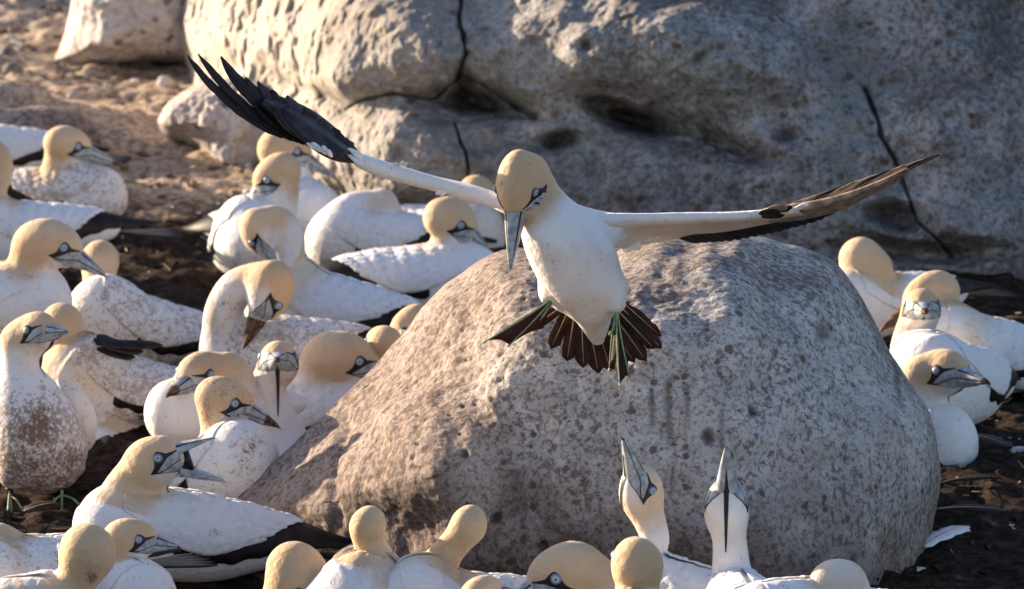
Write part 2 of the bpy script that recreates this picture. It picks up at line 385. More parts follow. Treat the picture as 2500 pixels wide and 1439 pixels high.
def add_face(root, f, hc, R, hs, o, mud=0., openb=0., stripe=0., ft=None, bl=1.):
    """bill, facial skin, eyes and throat stripe of one gannet; hc head centre, R rows forward/left/up"""
    def T(q):
        q = np.array(q, float); q[..., 0] = .014+(q[..., 0]-.0205)*.78; return hc+hs*(q@R)
    black = [(-.001, -.0128), (.009, -.0055), (.0120, .000), (.0122, .0070), (.0145, .0135), (.0205, .0160), (.0270, .0140), (.035, .0098), (.054, .0096), (.054, -.0205), (.040, -.0208), (.028, -.0176), (.014, -.0150)]
    pale = [(.012, -.0125), (.026, -.0030), (.037, .0042), (.0545, .0086), (.0545, -.0040), (.040, -.0072), (.026, -.0115)]
    pale2 = [(.017, -.0140), (.028, -.0126), (.040, -.0086), (.0545, -.0055), (.0545, -.0196), (.041, -.0199), (.029, -.0170)]
    def onhead(S, D):
        P0 = march(f, S, D, .068*hs)
        if ft is None: return P0
        P1 = march(ft, S, D, .068*hs); ok = np.linalg.norm(P1-P0, axis=1) < .011*hs
        return np.where(ok[:, None], P1, P0)
    def patch(poly, off, side, step=.0022):
        q, F = poly_patch(poly, step)
        S = T(np.stack([q[:, 0], np.full(len(q), side*.07), q[:, 1]], 1)); D = np.tile(-side*R[1], (len(S), 1))
        P = onhead(S, D)
        P = P+side*R[1]*off*hs
        return P, (F if side > 0 else F[:, ::-1])
    parts = [patch(black, .0007, s) for s in (1, -1)]
    V, F, _ = join(parts); mk('facial_skin', V, F, M['skin'], root)
    for s in (1, -1):
        ec = onhead(T([[.0205, s*.07, .0070]]), np.array([-s*R[1]]))[0]
        e = .004*hs*.6; nn = np.array([f(ec[None]+np.array(d)*e)[0]-f(ec[None]-np.array(d)*e)[0] for d in ((1, 0, 0), (0, 1, 0), (0, 0, 1))]); nn = nrm(nn)
        a = nrm(R[0]-nn*np.dot(R[0], nn)); b = np.cross(nn, a)
        V = []; rings = [(0, .0034), (.0014, .0034), (.0038, .0029), (.0043, .0027), (.0058, .0017), (.0067, .0003)]; ns = 18
        for r, z in rings:
            for k in range(ns):
                t = 2*math.pi*k/ns; V.append(ec+hs*(a*math.cos(t)*r+b*math.sin(t)*r+nn*(z-.0005)))
        F = grid_faces(len(rings), ns, True).tolist(); fm = [1]*(2*ns)+[1]*ns+[0]*(2*ns)
        eye = mk('eye', V, F, [M['ring'], M['iris']], root, fm=fm[:len(F)])
        V = []; 
        for r, z in ((0, .0038), (.0009, .0037), (.0015, .0031)):
            for k in range(10): t = 2*math.pi*k/10; V.append(ec+hs*(a*math.cos(t)*r+b*math.sin(t)*r+nn*(z-.0003)))
        mk('pupil', V, grid_faces(3, 10, True), M['pupil'], eye)
    # mandibles
    n = 22; s = np.linspace(0, 1, n)
    zt = .0112+(-.0118-.0112)*s**1.12-.0035*sstep(.86, 1, s); zg = -.0050+(-.0120+.0050)*s-.0028*sstep(.86, 1, s); zb = -.0218+(-.0142+.0218)*s**.85
    w = .0150*(1-s)**.85+.0013*(1-s**6)+.0003; x = .048+.079*bl*s
    s_, zb_, w_ = s, zb, w
    def half_loft(zu, zl, up):
        V = []; k = 14; fm = []
        for i in range(n):
            h = max(zu[i]-zl[i], .0004)
            for j in range(k):
                t = math.pi*j/(k-1)
                yy = w[i]*math.copysign(abs(math.cos(t))**.8, math.cos(t)); zz = math.sin(t)**.85*h
                V.append((x[i], yy, (zl[i]+zz) if up else (zu[i]-zz)))
        V = np.array(V); F = grid_faces(n, k, True).tolist(); F = [q[::-1] if up else q for q in F]
        for i in range(n-1):
            for j in range(k):
                g = 0
                if up and j in (3, 9): g = 1 if s[i] < .8 else 0
                if s[i] > 1-mud and mud > 0: g = 2
                fm.append(g)
        F += [list(range(k)), list(range((n-1)*k, n*k))]; fm += [1, 0]
        return V, F, fm
    oa = rad(openb)
    def rot(V, ang):
        c = np.array([.018, 0, -.0125]); V = V-c; ca, sa = math.cos(ang), math.sin(ang)
        return np.stack([V[:, 0]*ca+V[:, 2]*sa, V[:, 1], -V[:, 0]*sa+V[:, 2]*ca], 1)+c
    V, F, fm = half_loft(zt, zg+.0002, True); V[:, 0] -= .003*0
    V = rot(V, -oa*.35)
    mk('upper_mandible', T(V), F, [M['bill'], M['skin'], M['mudbill']], root, fm=fm)
    V, F, fm = half_loft(zg-.0011, zb, False); V = rot(V, oa*.65)
    mk('lower_mandible', T(V), F, [M['bill'], M['skin'], M['mudbill']], root, fm=fm)
    ml = [(x[i], sgn*w[i]*.96, zg[i]-.0005+dz) for i in range(n-1) for sgn, dz in ((1, .0012), (-1, .0012), (-1, -.0014), (1, -.0014))]
    if openb < 5:
        mk('mouth_line', T(ml), grid_faces(n-1, 4, True), M['skin'], root)
    else:   # dark gape skin between the mandibles
        c = np.array([.018, 0, -.0125]); U = rot(np.array([(x[i], 0, zg[i]) for i in range(n)]), -oa*.35); L = rot(np.array([(x[i], 0, zg[i]) for i in range(n)]), oa*.65)
        mm = int(n*.30); V = []
        for i in range(mm):
            ww = w[i]*.75*(1-i/mm*.6)
            V += [U[i]+[0, ww, 0], U[i]-[0, ww, 0], L[i]-[0, ww, 0], L[i]+[0, ww, 0]]
        mk('gape_skin', T(V), grid_faces(mm, 4, True).tolist()+[[0, 1, 2, 3], [mm*4-1, mm*4-2, mm*4-3, mm*4-4]], M['skin'], root)
    sides = (1, -1)
    parts = []
    for sd in sides: parts.append(patch(pale, .0014, sd)); parts.append(patch(pale2, .0014, sd))
    V, F, _ = join(parts); mk('bill_base', V, F, M['bill'], root)
    if stripe:   # black line of bare skin down the throat, projected up onto the chin and throat
        m = 26; fb = ft or f; S = []; D = []
        for i in range(m):
            t = i/(m-1); wd = (.0030*(1-t)**.7+.0008)
            if R[0][2] > .6: tg = (.052-(stripe+.0)*t, 0, -.012); a_ = math.pi/2
            else: tg = (.052-.060*t, 0, -.012-stripe*.75*t**1.5); a_ = rad(88-72*t)
            dv = -R[0]*math.cos(a_)+R[2]*math.sin(a_)
            for c in (-1, -.3, .3, 1): S.append(T((tg[0], c*wd, tg[2]))-dv*.075*hs); D.append(dv)
        S = np.array(S); D = np.array(D); P = march(fb, S, D, .11*hs); ok = (np.abs(fb(P)) < .004) & (fb(S) > .001) & (np.linalg.norm(P-hc, axis=1) < .13*hs)
        P = P-D*.0009*hs; F = [list(a) for a in grid_faces(m, 4) if ok[a].all()]
        if F: mk('throat_stripe', P, F, M['skin'], root)
        V = []
        for i in range(12):
            k = i/11*.55; zz = np.interp(k, s_, zb_); ww = np.interp(k, s_, w_)*.62*(1-i/11.)**.8+.0004; xx = .048+.079*bl*k-.004*(i == 0)
            V += [(xx, ww, zz+.0022), (xx, 0, zz-.0012), (xx, -ww, zz+.0022), (xx, 0, zz+.004)]
        mk('chin_skin', T(rot(np.array(V), oa*.65)), grid_faces(12, 4, True), M['skin'], root)

BIRDS = []; SB = .64
def gannet(label, body, yaw, head, hyaw, hpitch, neck=(), s=1., hs=1., pitch=0., hroll=0., z=.085, d=None, dirt=.15, stain=None, hd=None,
           mud=0., openb=0., stripe=0., buff=1., bufflen=.085, wings=True, legs=False, h=.0047, nb=None, headdirt=0., nbr=.088, tailup=0., eye=None, tip=None, bl=1., bodyscale=(1, 1, 1), face=True, ntop=.0315):
    """sitting gannet. body/head are photo pixels; depth follows from the height of the body above the ground"""
    bx, by = body; s = s*SB
    if d is None:
        d = depth_at_z(bx, by, z*s)
        for _ in range(3):
            p = W(bx, by, d); d = depth_at_z(bx, by, z*s+float(ground_z(p[0], p[1])))
    bc = W(bx, by, d); R = frame(yaw, pitch); m2 = d/FPX
    hdp = d+(hd if hd is not None else 0.); hc = W(head[0], head[1], hdp); HR = frame(hyaw, hpitch, hroll)
    if eye is not None:
        hdp = d+(hd if hd is not None else -.045); hc, HR, bl = solve_head(eye, tip, hdp-.01, hs, hroll); hdp = (hc-CAMP)@FW
    B = lambda q: bc+s*(np.asarray(q, float)@R)
    nb_ = B(nb if nb is not None else (.115, 0, .035))
    pts = [nb_]; rs = [nbr*s]
    for k, q in enumerate(neck):
        dd = d+(hdp-d)*(k+1)/(len(neck)+1)+(q[3] if len(q) > 3 else 0)
        pts.append(W(q[0], q[1], dd)); rs.append(q[2]*dd/FPX)
    back = hc-HR[0]*.014*hs-HR[2]*.003*hs
    pts.append(back); rs.append(ntop*hs)
    A = catmull(np.column_stack([np.array(pts), rs]), 7 if len(pts) < 5 else 5); cp = A[:, :3]; cr = np.maximum(A[:, 3], .02)
    sx, sy, sz = bodyscale
    bod = [((0, 0, 0), (.175*sx, .094*sy, .085*sz)), ((.085, 0, -.008), (.105*sx, .088*sy, .086*sz)), ((-.145, 0, .008), (.13*sx, .056*sy, .048*sz))]
    def f_body(P):
        dd = None
        for c, r in bod:
            e = ell(P, B(c), R, np.array(r)*s); dd = e if dd is None else smin(dd, e, .03*s)
        return dd
    he = np.array([.0445, .0305, .0340])*hs; c1 = hc+hs*(np.array([.027 if openb < 5 else .022, 0, -.0050])@HR)
    chin0 = hc+hs*(np.array([.0, 0, -.014])@HR)
    def f_head(P):
        e = ell(P, hc, HR, he); q = cone(P, hc+hs*(np.array([.012, 0, -.002])@HR), c1, .0265*hs, (.0165 if openb < 5 else .018)*hs)
        return smin(e, q, .010*hs)
    def f(P):
        dn = chain(P, cp, cr); hd_ = f_head(P)
        return smin(smin(dn, hd_, .012*hs), f_body(P), .045*s)
    ext = .32*s
    allp = np.vstack([cp, bc+R[0]*.22*s, bc-R[0]*.29*s, hc+HR[0]*.06*hs, bc]); lo = allp.min(0)-.11*s; hi = allp.max(0)+.11*s
    V, Q = mesh_sdf(f, lo, hi, h)
    # plumage colour: buff hood that fades down the neck
    def hood(V):
        dh = np.linalg.norm(V-hc, axis=1)
        arc = np.zeros(len(cp)); arc[:-1] = np.cumsum(np.linalg.norm(np.diff(cp[::-1], axis=0), axis=1))[::-1]
        near = np.argmin(((V[:, None, :]-cp[None])**2).sum(2), axis=1) if len(V)*len(cp) < 6e6 else np.concatenate([np.argmin(((v[:, None, :]-cp[None])**2).sum(2), axis=1) for v in np.array_split(V, 6)])
        al = arc[near]; dn = np.abs(chain(V, cp, cr))
        b = (1-sstep(bufflen*.35, bufflen*1.7+.015, al))*(1-sstep(.01, .05, dn))
        loc = (V-hc)@HR.T/hs
        b = np.maximum(b, 1-sstep(.030, .078, dh/hs))
        chinw = sstep(.0, -.022, loc[:, 2])*sstep(-.025, .02, loc[:, 0])*(dh < .09*hs)
        b = np.clip(b*(1-.65*chinw), 0, 1)*buff
        return b
    b = hood(V)
    lowb = sstep(.02, -.08, ((V-bc)@R.T)[:, 2]/s)
    dt = dirt*(.75+.5*lowb)*(1-b)+headdirt*b
    st = np.zeros(len(V))
    for (px, py, r, a) in (stain or []):
        pr = V-CAMP; dd = pr@FW; X = 1250+FPX*(pr@RT)/dd; Y = 719.5-FPX*(pr@UPV)/dd
        st = np.maximum(st, a*np.exp(-(((X-px)**2+(Y-py)**2)/r**2)))
    g = bc-np.array([0, 0, z*s]); root = empty('gannet', (bc[0], bc[1], float(ground_z(bc[0], bc[1]))))
    tag(root, label, 'bird', 'gannets of the colony around the boulder')
    mk('body', V, Q, M['feather'], root, attrs={'buff': b, 'dirt': dt, 'stain': st})
    if face: add_face(root, f_head, hc, HR, hs, label, mud, openb, stripe, f, bl)
    if wings:
        cb = B((-.12, 0, .022)); ce = B((-.37, 0, .012+tailup*.37))
        def f_w(P): return smin(smin(f_body(P), cone(P, cb, ce, .046*s, .008*s), .03*s), chain(P, cp[:max(4, len(cp)//3)], cr[:max(4, len(cp)//3)]), .045*s)
        def shell(u, v, off):
            # u metres along body, v degrees from the spine line; side +-1
            axis = bc+s*(np.stack([u, np.zeros_like(u), .012+np.where(u < -.2, tailup*(-u-.0)*.9, 0)], -1)@R)
            return axis
        for side in (1, -1):
            nu, nv = 72, 30
            U = np.linspace(0, 1, nu)[:, None]*np.ones((1, nv)); Vv = np.ones((nu, 1))*np.linspace(0, 1, nv)[None]
            def surf(x, phi, off):
                x = x.ravel(); ph = np.radians(phi.ravel()); ax = bc+s*(np.stack([x, 0*x, .010+np.where(x < -.2, tailup*-x*.5, 0)], -1)@R)
                Dv = side*np.sin(ph)[:, None]*R[1]+np.cos(ph)[:, None]*R[2]
                P = march(f_w, ax+Dv*.22*s, -Dv, .22*s); return P+Dv*off*s
            scal = .0045*np.abs(np.sin(Vv*math.pi*7.5))+.002*np.sin(Vv*31)
            xe = -.235+.085*Vv**1.3+scal*(U > .93); x = .125+(xe-.125)*U
            phm = 62+46*np.sin(np.clip(U*1.15, 0, 1)*math.pi*.62)-28*U**3; phi = 3+(phm-3)*Vv
            phi = phi*(1-.10*(1-U)**2)
            rows = U*9.5+.45*np.abs(np.sin(Vv*math.pi*6+(np.floor(U*9.5) % 2)*math.pi/2)); saw = (1-(rows-np.floor(rows)))
            off = .0042*saw*sstep(.12, .3, U)+.0045*np.minimum(1, (1-Vv)*4+.25)*np.minimum(1, U*3)+.0004
            P = surf(x, phi, off.ravel()[:, None])
            F = grid_faces(nu, nv, flip=(side < 0))
            wd = dirt*1.0*np.ones(len(P))
            stw = np.zeros(len(P))
            for (px, py, r, a) in (stain or []):
                pr = P-CAMP; dd = pr@FW; X = 1250+FPX*(pr@RT)/dd; Y = 719.5-FPX*(pr@UPV)/dd
                stw = np.maximum(stw, a*np.exp(-(((X-px)**2+(Y-py)**2)/r**2)))
            wo = mk('wing', P, F, M['feather'], root, attrs={'buff': hood(P), 'dirt': wd, 'stain': stw})
            so_ = wo.modifiers.new('t', 'SOLIDIFY'); so_.thickness = .002*s; so_.offset = -1
            # dark flight feathers under and behind the coverts
            U2 = np.linspace(0, 1, 40)[:, None]*np.ones((1, 12)); V2 = np.ones((40, 1))*np.linspace(0, 1, 12)[None]
            x2 = .02+(-.37-.02)*U2; pm = 104+14*np.sin(np.clip(U2*1.6, 0, 1)*math.pi)-38*U2**1.5+2.5*np.sin(U2*46)
            p2 = 6+(pm-6)*V2
            P2 = surf(x2, p2, (.0012-.0*V2).ravel()[:, None])
            fo = mk('flight_feathers', P2, grid_faces(40, 12, flip=(side < 0)), M['black'], wo)
            so_ = fo.modifiers.new('t', 'SOLIDIFY'); so_.thickness = .002*s; so_.offset = 0
        # tail
        tb = B((-.24, 0, .0)); parts = []
        for k in range(5):
            a = (k-2)*.13
            tipp = B((-.24-.20*math.cos(a), .20*math.sin(a), -.012+tailup*.44))
            v_, s_ = blade(tb, tipp, .030*s, R[2], .0, 10); parts.append(v_)
        V_, F_, _ = join(parts); mk('tail', V_, F_, M['black'], root)
    BIRDS.append((root, f, bc, R))
    return root

# ================================================================== SETTING
def build_ground():
    def axis(lo, hi, st, far, n):
        c = np.arange(lo, hi+st, st); g = np.geomspace(.05, far, n)
        return np.concatenate([(lo-g)[::-1], c, hi+g])
    X = axis(-1.5, 1.5, .012, 300, 26); Y = np.concatenate([np.array([-60, -20, 0, 4, 6, 7, 7.5]), np.arange(7.9, 15.5, .014), 15.5+np.geomspace(.05, 900, 40)])
    x, y = np.meshgrid(X, Y, indexing='ij'); z = ground_z(x, y)
    P = np.stack([x, y, z], -1)
    fine = (np.abs(x) < 1.6) & (y > 7.8) & (y < 16)
    z = z+np.where(fine, .007*fbm(P*30, 3, 21)+.012*sstep(.2, .8, fbm(P*8, 3, 33)), 0)
    # low bank of earth at the far left, and dished nests
    z = z+.10*np.exp(-((x+1.15)**2/.12+(y-12.75)**2/.02))
    V = np.stack([x, y, z], -1).reshape(-1, 3)
    dry = sstep(11.6, 12.5, y)*sstep(-.05, -.35, x)*1.0+.12  # sunlit back left paler, shaded front darker: light painted in with the damp
    o = mk('ground', V, grid_faces(len(X), len(Y), flip=True)[:, ::-1], M['ground'], attrs={'dry': dry.ravel()})
    tag(o, 'brown trodden earth of the colony, damp front darkened for shade, dry back paled for sunlight', None, None, 'structure')
build_ground()

def rock_blob(name, outline, ctr, d0, front, back, mat, label, cat='rock', group=None, nb=260, na=420, fprof=None, amp=.02, pits=.0, warm=None, seed=1, disp=None, zmin=-.3, stainf=None):
    """a closed stone: outline (photo pixels) gives its width and height, front/back its thickness"""
    O = np.array(outline, float); c = np.array(ctr, float)
    A = catmull(np.vstack([O, O[:1]]), 6); ang = np.unwrap(np.arctan2(A[:, 1]-c[1], A[:, 0]-c[0])); R_ = np.hypot(A[:, 0]-c[0], A[:, 1]-c[1])
    if ang[-1] < ang[0]: ang = ang[::-1]; R_ = R_[::-1]
    th = np.linspace(0, 2*math.pi, na, endpoint=False); rr = np.interp(th, ang, R_, period=2*math.pi)
    be = np.linspace(-math.pi/2, math.pi/2, nb)     # -90 front pole ... +90 back pole
    TH, BE = np.meshgrid(th, be, indexing='ij'); RR = rr[:, None]*np.ones_like(BE)
    e1, e2 = fprof(TH) if fprof else (2.0*np.ones_like(TH), .5*np.ones_like(TH))
    cs = np.abs(np.cos(BE)); sn = np.sin(BE)
    rad_ = RR*cs; dep = d0+np.where(BE < 0, -front*np.clip(1-cs**e1, 0, 1)**e2, back*np.abs(sn))
    V = W(c[0]+rad_*np.cos(TH), c[1]+rad_*np.sin(TH), dep)
    Vn = V.reshape(-1, 3); cen = W(c[0], c[1], d0); F = grid_faces(nb, na)  # placeholder
    G = V
    du = np.roll(G, -1, 0)-np.roll(G, 1, 0); dv = np.gradient(G, axis=1); nn = nrm(np.cross(du, dv)); 
    sgn = np.sign(((G-cen)*nn).sum(-1)).mean(); nn = nn*sgn
    nn[:, 0] = nrm(nn[:, 1].mean(0)); nn[:, -1] = nrm(nn[:, -2].mean(0))
    big = fbm(G*5, 4, seed); med = fbm(G*22, 4, seed+7); fin = fbm(G*90, 3, seed+9)
    w1, hid = worley(G*80, seed+3); pit = (1-sstep(.12, .36, w1))*(hid > .86)
    w2, hid2 = worley(G*(26, 26, 20), seed+5); pit2 = (1-sstep(.10, .30, w2+.12*med))*(hid2 > .93)
    dsp = amp*.6*big+amp*.22*med+amp*.08*fin-pits*(.007*pit+.010*pit2)
    if disp is not None: dsp = dsp+disp(G)
    dsp = dsp*(1-.72*(cs**8))
    G = G+nn*dsp[..., None]
    V = G.reshape(-1, 3)
    V[:, 2] = np.maximum(V[:, 2], zmin)
    F = [list(q) for q in grid_faces(na+0, nb)]
    # wrap in angle
    last = [[(na-1)*nb+j, j, j+1, (na-1)*nb+j+1] for j in range(nb-1)]
    F = F+last
    if sgn < 0: pass
    fl = F
    v = V; a, b_, c_, d_ = fl[nb*3+10]; tn = np.cross(v[b_]-v[a], v[c_]-v[a]); 
    if np.dot(tn, v[a]-cen) < 0: fl = [q[::-1] for q in fl]
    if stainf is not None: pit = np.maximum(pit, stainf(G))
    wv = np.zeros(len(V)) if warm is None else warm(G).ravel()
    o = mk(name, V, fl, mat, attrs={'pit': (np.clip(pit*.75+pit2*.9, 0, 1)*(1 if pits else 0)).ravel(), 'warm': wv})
    tag(o, label, cat, group); return o

def toimg(P):
    r = P-CAMP; d = r@FW; return 1250+FPX*(r@RT)/d, 719.5-FPX*(r@UPV)/d, d
# the big boulder in the middle
def prof(TH):
    left = .5-.5*np.cos(TH-0)        # 1 towards the left of the photo, 0 towards the right
    left = left**1.5
    up = np.clip(-np.sin(TH), 0, 1)
    e1 = 3.4-1.75*left-1.0*up*(1-left)     # large = boxy, small = cone-like
    e2 = .52+.46*left
    return e1, e2
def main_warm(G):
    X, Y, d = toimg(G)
    n_ = fbm(G*9, 3, 88); return np.maximum(sstep(1420, 1180, X+.25*(Y-700)+70*n_)*.9, .75*sstep(980, 1420, Y+130*n_+.10*(1900-X)))  # left slope: warm sunlight tint put into the colour; lower part: dirt
def main_disp(G):
    X, Y, d = toimg(G)
    k = 0
    # facet ridge, a shallow groove on the lit face, the worn hollow below the tail
    gx = 820+18*np.sin(Y/70.); k = k-.012*np.exp(-((X-gx)/14)**2)*sstep(980, 1030, Y)*sstep(1330, 1260, Y)
    k = k-.034*np.exp(-((X-1290)/60)**2-((Y-1020)/110)**2)
    k = k-.030*np.exp(-((X-1230)/45)**2-((Y-1190)/90)**2)
    k = k+.028*np.exp(-((X-1100)/140)**2-((Y-1060)/150)**2)
    k = k+.018*fbm(np.stack([X/160, Y/220, X*0], -1), 3, 61)
    return k
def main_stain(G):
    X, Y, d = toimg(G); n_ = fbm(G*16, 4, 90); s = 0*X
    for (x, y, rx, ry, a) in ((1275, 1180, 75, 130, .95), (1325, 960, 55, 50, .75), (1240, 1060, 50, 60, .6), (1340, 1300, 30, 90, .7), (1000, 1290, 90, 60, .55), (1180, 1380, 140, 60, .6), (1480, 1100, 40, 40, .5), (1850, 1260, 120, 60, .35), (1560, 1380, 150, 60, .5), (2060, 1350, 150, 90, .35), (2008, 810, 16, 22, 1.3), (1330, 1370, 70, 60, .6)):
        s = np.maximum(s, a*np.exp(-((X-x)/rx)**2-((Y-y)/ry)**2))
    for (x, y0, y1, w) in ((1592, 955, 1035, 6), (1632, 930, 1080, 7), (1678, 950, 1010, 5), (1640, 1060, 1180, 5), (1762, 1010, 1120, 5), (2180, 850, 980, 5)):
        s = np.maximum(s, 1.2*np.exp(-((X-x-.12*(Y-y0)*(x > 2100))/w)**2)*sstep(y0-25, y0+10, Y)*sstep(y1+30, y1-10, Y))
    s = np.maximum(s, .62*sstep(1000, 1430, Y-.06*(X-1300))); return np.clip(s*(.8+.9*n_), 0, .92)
outline = [(545, 1262), (600, 1192), (700, 1090), (795, 1003), (870, 930), (950, 850), (1000, 800), (1050, 738), (1115, 680), (1170, 641), (1230, 618), (1290, 612), (1400, 622), (1490, 618), (1545, 586), (1630, 558), (1700, 572),
           (1800, 572), (1890, 580), (1985, 606), (2048, 640), (2100, 715), (2140, 785), (2185, 870), (2230, 945), (2270, 1010), (2290, 1100), (2293, 1200), (2280, 1310), (2255, 1430), (2230, 1560), (1900, 1640), (1300, 1660), (900, 1600), (660, 1440), (560, 1330)]
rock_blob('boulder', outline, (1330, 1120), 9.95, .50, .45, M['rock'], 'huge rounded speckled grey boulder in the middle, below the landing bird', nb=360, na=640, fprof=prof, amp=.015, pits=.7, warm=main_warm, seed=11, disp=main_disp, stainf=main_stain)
rock_blob('rock', [(792, 1440), (800, 1390), (830, 1345), (885, 1322), (930, 1340), (965, 1390), (985, 1450), (900, 1560), (820, 1530)], (885, 1440), 9.42, .09, .10, M['rock'],
          'small brown stone at the lower left foot of the big boulder', nb=70, na=120, amp=.012, pits=1., seed=44, warm=lambda G: np.full(G.shape[:-1], .8))

# the cliff behind: one thick face; the left end turns away from the camera
def build_cliff():
    nu, nv = 1050, 400
    ed = np.array([(-700, 600), (-400, 520), (-200, 450), (0, 432), (60, 430), (120, 438), (170, 455), (215, 448), (300, 445), (335, 465), (385, 505), (430, 515), (520, 535), (560, 560), (700, 560), (900, 560)], float)
    fx = np.linspace(0, 1, nu); px0 = fx
    PY = np.linspace(-420, 760, nv)[None]*np.ones((nu, 1)); E = np.interp(PY, ed[:, 0], ed[:, 1])
    PX = E+(3300-E)*(fx[:, None]**1.12)
    base = np.interp(PX, [430, 560, 800, 1100, 1500, 2100, 3300], [400, 440, 530, 590, 640, 655, 665])
    D0 = (H-.0)/np.tan(PITCH+(base-719.5)/FPX)/1.0*(1/np.cos(0))
    D0 = np.minimum(D0, 12.9)
    # depth along the axis of the foot of the wall, then leaning back with height
    dd = (H/(np.sin(PITCH)-(719.5-base)/FPX*np.cos(PITCH)))
    D = dd+np.clip(base-PY, -80, 1300)*.00022
    t = np.clip((PX-E)/540, 0, 1); D = D+1.15*(1-np.sqrt(np.clip(1-(1-t)**2.2, 0, 1)))
    top = sstep(-120, -420, PY); D = D+1.6*top**2
    Q = np.stack([PX/200., PY/200., 0*PX], -1); 
    wx = PX+9*fbm(Q*1.6, 3, 70); wy = PY+9*fbm(Q*1.7, 3, 71)
    stain = np.zeros_like(D)
    def crack(pts, w, dep, st=.9):
        nonlocal D, stain
        best = np.full(D.shape, 1e9)
        for a, b in zip(pts[:-1], pts[1:]):
            a = np.array(a, float); b = np.array(b, float); v = b-a; h = np.clip(((wx-a[0])*v[0]+(wy-a[1])*v[1])/(v@v), 0, 1)
            best = np.minimum(best, np.hypot(wx-a[0]-h*v[0], wy-a[1]-h*v[1]))
        w = w*(.30+.16*fbm(Q*9, 2, 77)); g = np.exp(-(best/w)**2); D = D+dep*.45*g; stain = np.maximum(stain, st*.62*np.exp(-(best/(w*.7))**2))  # recess shade painted into the colour along the crack
    def lump(x, y, rx, ry, amt, ang=0, st=0., p=2):
        nonlocal D, stain
        c, s = math.cos(rad(ang)), math.sin(rad(ang)); u = ((wx-x)*c+(wy-y)*s)/rx; v = (-(wx-x)*s+(wy-y)*c)/ry
        g = np.exp(-(np.hypot(u, v))**p); D = D+amt*g
        if st: stain = np.maximum(stain, st*np.exp(-(np.hypot(u, v)/.85)**4))
    # rounded masses (negative = towards the camera)
    lump(970, 110, 210, 150, -.17, p=3); lump(960, 390, 190, 120, -.15, p=3); lump(1320, 120, 170, 130, -.10, p=3); lump(1230, 430, 110, 100, -.06)
    lump(1700, 130, 260, 120, -.14, 8, p=3); lump(1550, 470, 260, 110, -.05); lump(2000, 420, 200, 150, -.08, 20); lump(2330, 250, 130, 230, -.10, p=3); lump(2330, 560, 160, 80, -.07)
    lump(620, 120, 150, 120, -.10); lump(560, 340, 70, 90, -.10); lump(700, 400, 110, 110, -.12, p=3); lump(820, 190, 60, 60, -.10, -20); lump(470, 60, 40, 120, -.05)
    for i in range(26):   # ribs and knobs of the sunlit end, running down to the right
        x = RNG.uniform(440, 900); y = RNG.uniform(-60, 420); lump(x, y, RNG.uniform(25, 70), RNG.uniform(9, 22), RNG.uniform(-.05, .035), RNG.uniform(20, 50))
    crack([(1150, -200), (1128, 60), (1134, 130), (1112, 200)], 15, .16); crack([(1112, 195), (1060, 245), (960, 232), (875, 242), (840, 260)], 11, .10, .5)
    crack([(1140, 190), (1230, 240), (1310, 280)], 22, .12, .8); lump(1160, 252, 120, 30, .17, 3, .85, 2); lump(1128, 205, 22, 40, .14, 0, .9, 2)  # pocket: its shading painted dark in the colour, along with interior dirt
    crack([(1112, 300), (1140, 370), (1146, 440)], 9, .08, .8); crack([(2108, 225), (2150, 320), (2195, 410), (2245, 530), (2330, 620)], 12, .10, 1.)
    crack([(1150, 300), (1230, 275), (1330, 290)], 12, .06, .4)
    lump(1490, 255, 85, 34, .10, 16, 1.0, 3); lump(1545, 300, 60, 22, .06, 10, .9, 3); lump(1560, 290, 70, 30, .10, 20, .7, 3); lump(1700, 325, 130, 22, .06, 16, .85, 2); lump(1810, 375, 80, 30, .07, 14, .9, 2)
    lump(1370, 345, 50, 24, .08, 0, .8, 3); lump(2190, 530, 80, 34, .10, 8, .75, 3); lump(1920, 330, 30, 20, .05, 0, .6); lump(1425, 110, 14, 14, .03, 0, .6); lump(1700, 140, 40, 8, .02, -30, .4)
    lump(2260, 610, 190, 30, .08, 0, .7, 3); lump(790, 230, 40, 14, .08, 20, .6); lump(700, 200, 40, 14, .06, 35, .4); lump(640, 560, 200, 60, .05)
    for (x_, y_, a_, b_, s_) in ((1500, 450, 260, 80, .45), (1230, 400, 200, 90, .35), (1900, 430, 260, 90, .4), (2150, 600, 300, 60, .5), (1650, 330, 260, 60, .35), (1400, 560, 260, 60, .45), (1000, 560, 260, 50, .3), (2050, 120, 120, 160, .25)): lump(x_, y_, a_, b_, 0, 0, s_, 2)
    lump(500, 270, 14, 60, .10, 20, .3); lump(560, 470, 12, 70, .06, 8, .1)
    V = W(PX, PY, D)
    nz = fbm(V*(4, 4, 5), 4, 40); n2 = fbm(V*(14, 14, 18), 5, 41); n3 = fbm(V*60, 3, 42)
    lf = sstep(950, 700, PX)
    rdg = 1-np.abs(fbm(V*(6, 6, 7)+3, 4, 47))
    dn = -.030*nz-.015*n2-.0045*n3-lf*.05*(rdg-.6)
    w1, hid = worley(V*30, 45); pit = (1-sstep(.10, .33, w1+.15*n2))*(hid > .85)
    dn = dn+.005*pit
    V = V+(dn[..., None])*FW
    stain = np.clip(stain*(.75+.8*fbm(V*30, 3, 50)), 0, 1)*.8+pit*.45*(1-lf*.5)
    warm = .35*lf*sstep(-.1, .6, n2)
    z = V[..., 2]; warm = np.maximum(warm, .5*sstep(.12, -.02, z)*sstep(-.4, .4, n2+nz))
    V[:, -1, 2] = -.4
